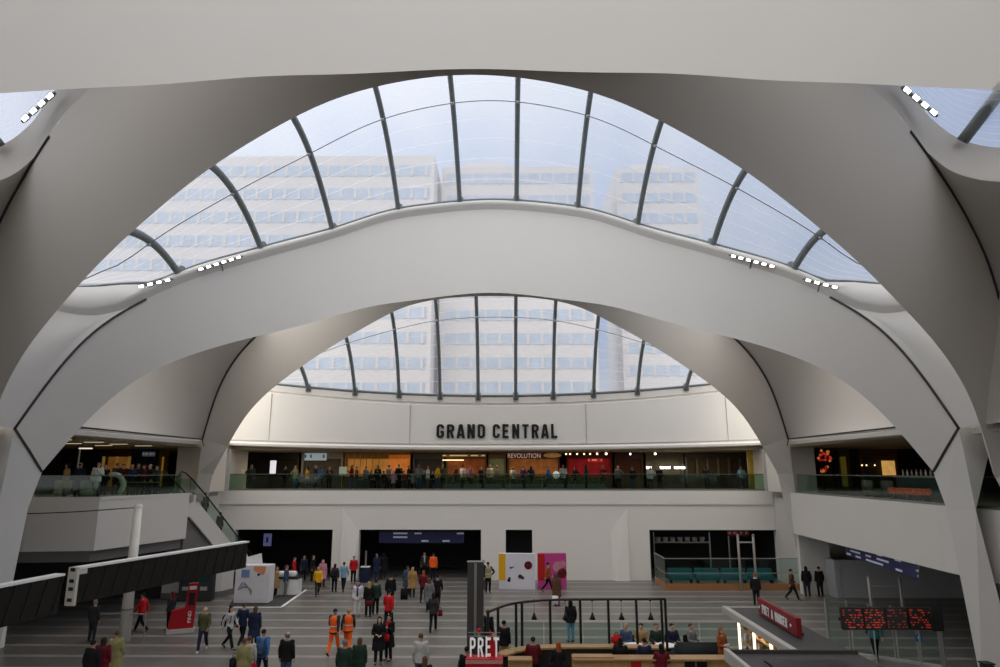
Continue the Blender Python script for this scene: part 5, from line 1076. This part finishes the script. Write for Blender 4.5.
T = shop(X(302), X(344), .9, ZT, mat('shop_grey', (.11, .09, .07), .6, var=.5), label='shop front with a silver canopy and a pale blue sign', frame=mat('canopy_silver', (.34, .29, .27), .4))
b = rowtext('pale_blue_sign', (.05, .08, .12), (.42, .52, .58), 1, .5, .45); o = B().box((-1.4, -.42, 2.15), (.35, -.32, 2.72)).build('lit_sign', b, T)
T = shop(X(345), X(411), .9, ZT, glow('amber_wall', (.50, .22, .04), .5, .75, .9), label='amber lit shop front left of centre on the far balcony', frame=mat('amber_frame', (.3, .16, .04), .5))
B().box((.9, -.3, .9), (2.6, -.2, 2.6)).build('orange_panel', glow('orange_wall', (.60, .18, .03), .55, .6, 1.2), T)
for k in range(6): B().box((-2.4 + .5 * k, -.34, 1.0), (-2.35 + .5 * k, -.22, 2.7)).build('mullion', WOOD, T)
T = shop(X(413), X(444), .9, ZT, mat('shop_slate', (.05, .048, .05), .6), label='slate grey shop front left of the gold script sign', frame=mat('slate', (.09, .085, .09), .5))
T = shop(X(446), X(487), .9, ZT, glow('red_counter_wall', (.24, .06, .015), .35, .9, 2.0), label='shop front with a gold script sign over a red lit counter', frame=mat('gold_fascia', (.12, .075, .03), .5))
B().box((-1.9, -.36, 2.42), (1.5, -.3, 2.62)).build('script_sign', rowtext('gold_script', (.85, .62, .3), (.14, .08, .03), 1, .6, .75), T); B().box((-1.9, -.36, 2.15), (-.2, -.3, 2.2)).build('gold_line', WARM, T)
T = shop(X(488), X(506), .9, ZT, glow('green_wall', (.15, .15, .07), .3, .7), label='narrow shop front with greenery left of the centre', frame=mat('khaki_frame', (.14, .11, .06), .5))
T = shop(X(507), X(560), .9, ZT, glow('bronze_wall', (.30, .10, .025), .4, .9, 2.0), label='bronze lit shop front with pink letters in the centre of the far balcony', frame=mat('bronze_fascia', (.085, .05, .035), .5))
o = link('lettering', text_mesh('REVOLUTION', .36, 2.6, .0, .02), mat('pink_letters', (.7, .45, .4), .4, emit=(.9, .55, .5), estr=.5), T); o.location = (-.75, -.34, 2.34)
B().ball((1.5, -.4, 2.55), (.75, .2, .2), 2).build('copper_drum', glow('copper_glow', (.5, .25, .08), .3), T, True)
T = shop(X(566), X(612), .9, ZT, glow('deep_red_wall', (.24, .006, .010), .4, .85, 1.1), label='deep red lit shop front right of the centre', frame=mat('red_frame', (.10, .01, .012), .5))
B().box((-.1, -.36, 2.0), (1.1, -.3, 2.3)).build('red_neon_sign', rowtext('red_neon', (1.0, .16, .12), (.25, .01, .012), 1, .8, .6), T)
T = shop(X(614), X(643), .9, ZT, mat('brown_wall', (.075, .025, .012), .6), label='dark brown shop front between the red one and the bright white counter', frame=mat('brown_frame', (.05, .02, .012), .5))
T = shop(X(645), X(683), .9, ZT, mat('olive_wall', (.09, .075, .045), .6, var=.6), label='shop front with a bright white strip over its counter', frame=mat('olive_frame', (.10, .085, .055), .5))
for u in (-1.3, -.25, .2, .9, 1.35): B().box((u - .18, -.4, 1.5), (u + .2, -.36, 1.66)).build('light_strip', LAMP, T)
T = shop(X(684), X(750), .9, ZT, mat('panel_brown', (.10, .072, .04), .6, var=.6), label='brown panelled shop front at the right end of the far balcony', frame=mat('panel_frame', (.07, .055, .04), .5))
for k in range(7): B().box((-2.6 + .85 * k, -.3, .3), (-2.45 + .85 * k, -.2, 2.4)).build('mullion', GREYP, T)
T = thing('pillar', 'mustard yellow post at the right end of the far balcony', 'post', (X(752, 50.0), 50.0, MZ)); B().tube([(0, 0, 0), (0, 0, 2.78)], .28, 16).build('shaft', glow('mustard', (.30, .20, .02), .15), T, True); B().tube([(0, 0, 0), (0, 0, .06)], .36, 16).build('base', BLACK, T)
def litsign(px, py, y, w, h, c, e, label):
    p = on_y(px, py, y); T = thing('lit_sign', label, 'sign', (p.x, y, MZ)); z = p.z - MZ; B().box((-w / 2, -.05, z - h / 2), (w / 2, .05, z + h / 2), .01).build('panel', mat('lit_%d' % px, c, .4, emit=c, estr=e), T); B().box((-.03, .06, 0), (.03, .1, z)).build('stand', BLACK, T); B().box((-.2, -.15, 0), (.2, .2, .03)).build('base', BLACK, T); return T
litsign(273, 467, 50.5, .42, .95, (.75, .72, .78), 1.2, 'narrow bright white upright sign near the left of the far balcony'); litsign(241, 472, 50, .4, .42, (.5, .42, .34), .35, 'small pale square sign at the far left of the far balcony')
litsign(343, 471, 49.5, .55, .62, (.42, .48, .36), .35, 'pale green notice on a stand before the amber shop front')
for k, px in enumerate((236, 566, 570, 577, 584, 590, 597, 606, 630, 655)):
    p = on_y(px, 454, 51.5); T = thing('spotlight', '%s ceiling spotlight from the left over the far balcony' % ORD[k], 'spotlight', (p.x, 51.5, 8.74), 0, 'ceiling spotlights'); B().tube([(0, 0, 0), (0, 0, -.12)], .03, 6).build('stem', BLACK, T); B().tube([(0, .05, -.1), (0, -.08, -.2)], [.06, .09], 10).build('head', BLACK, T); B().ball((0, -.09, -.205), .075, 1).build('lens', WARM if px < 600 else LAMP, T)
for k in range(9):
    Lt = bpy.data.lights.new('balcony_downlight', 'AREA'); Lt.energy = 65; Lt.color = (1, .78, .5); Lt.size = 1.2; lo = bpy.data.objects.new('balcony_downlight', Lt); COL.objects.link(lo); lo.location = (-16 + 4 * k, 51.2, 8.7)
# planters and tables behind the far glass
for k, px in enumerate(np.linspace(452, 596, 8)):
    T = thing('planter', '%s leafy planter from the left behind the far glass balustrade' % ORD[k], 'planter', (X(px, 48.6), 48.6, MZ), 0, 'balcony planters'); B().box((-.62, -.16, 0), (.62, .16, .42), .02).build('box', GREYP, T)
    b = B()
    for i in range(150):
        c = V((random.uniform(-.62, .62), random.uniform(-.2, .2), random.uniform(.4, .98))); d = V((random.uniform(-1, 1), random.uniform(-1, 1), random.uniform(-.4, 1))).normalized() * .075; e = d.cross(V((0, 0, 1))).normalized() * .035
        vs = [b.bm.verts.new(c + q) for q in (-d, e, d, -e)]; b.bm.faces.new(vs)
    tag(b.build('foliage', LEAF, T, norm=False), kind='stuff')
def table(x, y, lab, grp):
    T = thing('cafe_table', lab, 'table', (x, y, MZ), 0, grp); B().tube([(0, 0, .72), (0, 0, .75)], .36, 16).build('tabletop', WT, T); B().tube([(0, 0, 0), (0, 0, .72)], .03, 8).build('stem', BLACK, T); B().tube([(0, 0, 0), (0, 0, .02)], .22, 14).build('base', BLACK, T)
for k, px in enumerate((362, 386, 408, 432, 462, 480, 500, 520, 540)): table(X(px, 50.4), 50.4, '%s small round table from the left on the far balcony' % ORD[k], 'far balcony tables')
# the crowd on the far balcony
def cardinal(k): return (ORD + ['twenty-' + o for o in ORD[:9]] + ['thirtieth'] + ['thirty-' + o for o in ORD[:9]] + ['fortieth'] + ['forty-' + o for o in ORD[:9]] + ['fiftieth'])[k]
TOPS = {'far': 'black charcoal grey navy dark green black white olive black pale grey brown grey black'.split(), }
rc = random.Random(3)
spec = [(252, 49.6, 'charcoal'), (286, 50.5, 'black'), (296, 49.3, 'khaki'), (308, 49.2, 'yellow'), (316, 49.0, 'navy'), (321, 49.8, 'blue'), (330, 50.0, 'charcoal'), (352, 49.8, 'maroon'), (357, 49.2, 'brown'), (366, 49.6, 'grey'), (372, 50.6, 'charcoal'), (378, 49.3, 'black'), (384, 49.7, 'charcoal'), (389, 50.9, 'grey'), (394, 49.2, 'pink'), (399, 49.8, 'black'), (404, 50.7, 'rust'), (409, 49.3, 'black'), (414, 49.9, 'pale grey'), (419, 49.3, 'grey'), (424, 50.8, 'charcoal'), (428, 49.4, 'white'), (433, 50.2, 'black'), (438, 49.1, 'yellow'), (443, 50, 'olive'), (456, 50.9, 'brown'), (463, 51.1, 'white'), (470, 50.9, 'pink'), (481, 51.0, 'navy'), (490, 50.9, 'cream'), (497, 51.2, 'grey'), (513, 51.0, 'white'), (523, 51.2, 'purple'), (531, 50.9, 'navy'), (548, 49.2, 'blue'), (563, 49.4, 'pale grey'), (575, 51, 'black'), (586, 50.2, 'charcoal'), (603, 51, 'maroon'), (618, 50.6, 'grey'), (632, 50.4, 'black'), (650, 49.4, 'pale grey'), (659, 50.4, 'black'), (706, 51.2, 'charcoal'), (741, 51, 'light blue')]
for k, (px, y, c) in enumerate(spec):
    st = rc.choice(['short', 'long', 'short', 'balding', 'hood']); hcs = rc.choice(['black', 'dark brown', 'brown', 'blonde', 'grey']); sit = 360 < px < 440 and k % 2 == 0
    x = X(px, y); ps = 'sit' if sit else rc.choice(['stand', 'hold', 'phone', 'walk', 'hip'])
    person('%s person from the left on the far balcony, wearing %s' % (cardinal(k), c), V((x, y, MZ)), rc.choice([0, 180, 90, -90, 30, -40, 150]), top=c, legs=rc.choice(['black', 'charcoal', 'denim']), ps=ps, hair=st, hc=hcs if st != 'hood' else c, h=rc.uniform(1.62, 1.8), skin=rc.choice([0, 0, 0, 1, 2]), group='people on the far balcony')
    if sit:
        T = thing('cafe_chair', 'dark chair under the %s person on the far balcony' % cardinal(k), 'chair', (x, y, MZ), 0, 'far balcony chairs'); B().box((-.2, -.2, .42), (.2, .2, .45)).build('seat', BLACK, T)
        for i in (-1, 1):
            for j in (-1, 1): B().tube([(i * .18, j * .18, .43), (i * .2, j * .2, 0)], .014, 5).build('leg', BLACK, T)
T = thing('globe_lamp', 'white globe lamp behind the far glass right of centre', 'lamp', (X(556, 48.9), 48.9, MZ)); p = on_y(555.5, 475, 48.9); B().ball((0, 0, p.z - MZ), .26, 3).build('globe', mat('globe_white', (.85, .85, .85), .3, emit=(1, 1, 1), estr=.3), T, True); B().tube([(0, 0, 0), (0, 0, p.z - MZ - .24)], .03, 8).build('stem', BLACK, T); B().tube([(0, 0, 0), (0, 0, .03)], .2, 14).build('base', BLACK, T)
# left upper level
YS = 46.4
def backshop(p0, p1, m, label, frame=None): return shop(X(p0, YS), X(p1, YS), .0, 2.78, m, YS, 'shop', label, .2, frame)
backshop(40, 67, mat('shop_maroon', (.05, .012, .012), .6), 'dark maroon shop front at the near end of the left balcony')
backshop(68, 104, mat('shop_black', (.015, .013, .012), .6), 'black shop front on the left balcony')
T = backshop(105, 132, glow('amber_room', (.34, .14, .025), .35, .7), 'amber lit shop front on the left balcony', mat('amber_dark', (.10, .03, .012), .5))
for u in (-.9, .0, .85): B().box((u - .09, -.3, .3), (u + .09, -.2, 2.3)).build('column', glow('gold_column', (.5, .28, .05), .3), T)
T = backshop(133, 158, mat('shop_navy', (.02, .03, .06), .6), 'navy shop front with a small grey sign on the left balcony', mat('navy_frame', (.015, .03, .07), .5))
B().box((-.1, -.36, 2.3), (.75, -.3, 2.6)).build('grey_sign', rowtext('grey_sign_face', (.5, .5, .52), (.16, .17, .2), 1, .25, .7), T)
backshop(159, 168, glow('yellow_room', (.45, .22, .03), .4, .5), 'narrow yellow lit shop front at the far end of the left balcony', mat('ochre_frame', (.16, .09, .02), .5))
for k, (x, y) in enumerate(((-19.8, 31), (-19.8, 33.5), (-20, 36), (-20, 38.5), (-22, 32.5), (-22, 35.2), (-22, 38))):
    T = thing('ceiling_light', '%s flat ceiling light over the left balcony' % ORD[k], 'ceiling light', (x, y, 8.74), 0, 'left balcony ceiling lights'); B().box((-.5, -.12, -.05), (.5, .12, 0), .01).build('frame', BLACK, T); B().box((-.46, -.09, -.065), (.46, .09, -.045)).build('diffuser', mat('dim_diffuser', (.8, .7, .5), .4, emit=(1, .78, .48), estr=1.1), T)
for (x, y, e) in ((-22, 31, 18), (-22, 36, 22), (-22, 40, 14), (21.5, 30, 14), (21.5, 36, 18), (21.5, 40, 8)):
    Lt = bpy.data.lights.new('balcony_downlight', 'AREA'); Lt.energy = e; Lt.color = (1, .76, .48); Lt.size = 1.0; lo = bpy.data.objects.new('balcony_downlight', Lt); COL.objects.link(lo); lo.location = (x, y, 8.6)
def atf(px, Y): return V((on_y(px, 480, Y).x, Y, MZ))
for k, (px, Y, c, ps, st) in enumerate(((66, 33.6, 'tan', 'stand', 'long'), (79, 34.6, 'navy', 'stand', 'balding'), (97, 33.3, 'white', 'phone', 'short'), (104, 34.8, 'black', 'stand', 'long'), (116, 36.5, 'charcoal', 'hold', 'short'), (122, 36.9, 'maroon', 'stand', 'short'), (131, 36.4, 'navy', 'hold', 'balding'), (137, 36.8, 'black', 'hold', 'long'), (143, 37, 'maroon', 'hold', 'short'), (149, 36.9, 'black', 'stand', 'balding'), (156, 37.1, 'charcoal', 'phone', 'short'))):
    person('%s person from the left behind the left balcony glass, in %s' % (ORD[k], c), atf(px, Y), rc.choice([20, -30, 60, 180, -70]), top=c, legs='black' if c != 'tan' else 'denim', ps=ps, hair=st, hc=rc.choice(['grey', 'brown', 'black']), h=rc.uniform(1.64, 1.78), group='people on the left balcony', kind='coat' if c == 'tan' else 'jacket')
for k, (px, Y) in enumerate(((90, 33.2), (64, 34.4))):
    p = atf(px, Y); T = thing('armchair', 'pale curved armchair on the left balcony, %s' % ('nearer the white shirt' if k == 0 else 'by the tan coat'), 'armchair', p, 0, 'balcony armchairs'); cr_ = mat('cream_leather', (.42, .34, .28), .6)
    B().box((-.3, -.3, .1), (.3, .3, .45), .06).build('seat', cr_, T, True); B().tube([(.34 * math.cos(t), .34 * math.sin(t), .65) for t in np.linspace(-.3, 3.44, 14)], .14, 10, (.5, 1.6)).build('backrest', cr_, T, True)
T = thing('round_arch_seat', 'cream curved booth seat behind the left balcony glass', 'seat', atf(113, 34.9)); b = B(); b.tube([(.55 * math.cos(t), 0, .6 + .55 * math.sin(t)) for t in np.linspace(-.75, 1.9, 18)], .13, 10); b.build('shell', CREAM, T, True); B().box((-.5, -.3, 0), (.5, .3, .12), .03).build('base', CREAM, T, True)
T = thing('floor_lamp', 'tall grey lamp post with a flat lit head on the left balcony', 'lamp', atf(76, 35)); p = on_y(79, 449, 35); B().tube([(0, 0, 0), (0, 0, p.z - MZ), (.35, 0, p.z - MZ)], .05, 8).build('post', STEEL, T); B().box((.0, -.1, p.z - MZ), (.6, .1, p.z - MZ + .06)).build('head', mat('lamp_head_dim', (.8, .75, .65), .4, emit=(1, .9, .7), estr=1.2), T); B().tube([(0, 0, 0), (0, 0, .04)], .2, 12).build('base', STEEL, T)
for k, px in enumerate((124, 138, 152)): table(*atf(px, 36.1)[:2], '%s small round table behind the left balcony glass' % ORD[k], 'left balcony tables')
# right upper level
backshop(820, 835, mat('shop_plum', (.055, .035, .03), .6), 'dark plum shop front at the far end of the right balcony')
backshop(836, 849, glow('olive_room', (.26, .17, .02), .2, .5), 'olive yellow shop front on the right balcony', mat('olive_dark', (.10, .07, .02), .5))
backshop(850, 857, mat('shop_umber', (.12, .05, .018), .6), 'narrow umber panel shop front on the right balcony')
T = backshop(858, 897, mat('shop_coffee', (.035, .022, .016), .6), 'coffee brown shop front with an amber picture on the right balcony', mat('rust_fascia', (.12, .04, .015), .5))
B().box((.15, -.32, 1.05), (1.0, -.22, 2.0), .01).build('lit_picture', glow('amber_picture', (.75, .38, .10), .9, .5, 3), T)
for u in (-1.2, -.9, -.35): B().ball((u, -.3, 1.7), .05, 1).build('bulb', WARM, T)
backshop(898, 945, mat('shop_soot', (.022, .012, .010), .6), 'soot black shop front at the near end of the right balcony')
def cluster(px, Y, label, n, cols, r, e):
    p = V((on_y(px, 480, Y).x, Y, MZ)); T = thing('lamp_cluster', label, 'lamp', V((p.x, p.y, 8.72))); B().tube([(0, 0, .12), (0, 0, -.3)], .02, 6).build('cord', BLACK, T)
    for k in range(n): c = cols[k % len(cols)]; B().ball((rc.uniform(-.35, .35), rc.uniform(-.3, .3), rc.uniform(-1.5, -.3)), r, 1).build('bulb', mat('bulb_%s' % (c,), c, .4, emit=c, estr=e), T, True)
cluster(826, 39.5, 'hanging cluster of red and amber lamps on the right balcony', 26, [(.5, .03, .02), (.6, .18, .02), (.25, .01, .01)], .085, .7)
for k in range(8):
    p = on_x(893 + 4.0 * k, 497, 18.9); q = V((18.9 + .25 * (k % 2), p.y, MZ)); T = thing('stool', '%s orange stool from the left behind the right balcony glass' % ORD[k], 'stool', q, 0, 'orange stools'); B().tube([(0, 0, .28), (0, 0, .33), (0, 0, .52), (0, 0, .56)], [.14, .19, .19, .15], 12).build('seat', glow('orange_glow', (.62, .085, .03), .35, .4, 6), T, True); B().tube([(0, 0, 0), (0, 0, .28)], [.15, .05], 10).build('base', BLACK, T)
for k, (px, Y) in enumerate(((822, 36), (835, 34.5))):
    p = V((20.0 + .2 * k, Y, MZ)); T = thing('sofa', ('left' if k == 0 else 'right') + ' pinkish grey sofa behind the right balcony glass', 'sofa', p, math.radians(80), 'balcony sofas'); m = mat('sofa_rose', (.22, .15, .14), .7); B().box((-.7, -.35, .1), (.7, .35, .42), .05).build('seat', m, T, True); B().box((-.7, .2, .3), (.7, .38, .85), .05).build('backrest', m, T, True)
    for s in (-.6, .6): B().box((s - .04, -.25, 0), (s + .04, .25, .11)).build('leg', BLACK, T)
T = thing('bar_counter', 'bar counter with a pale top behind the right balcony glass', 'counter', V((21.2, 33.5, MZ))); B().box((-.3, -2.4, 0), (.3, 2.0, 1.0), .02).build('front_panel', mat('teal_panel', (.05, .075, .075), .5), T); B().box((-.38, -2.45, 1.0), (.38, 2.05, 1.06), .01).build('top', mat('pale_top', (.45, .42, .38), .4), T)
for k in range(9): tag(link('bottle', B().tube([(0, 0, 0), (0, 0, .2), (0, 0, .25), (0, 0, .33)], [.045, .045, .018, .018], 8).mesh('bottle', True), cloth('white' if k % 2 else 'cream')), '%s pale bottle from the far end of the right balcony bar' % ORD[k], 'bottle', 'bottles on the balcony bar').location = (21.15, 35.2 - .38 * k, MZ + 1.06)
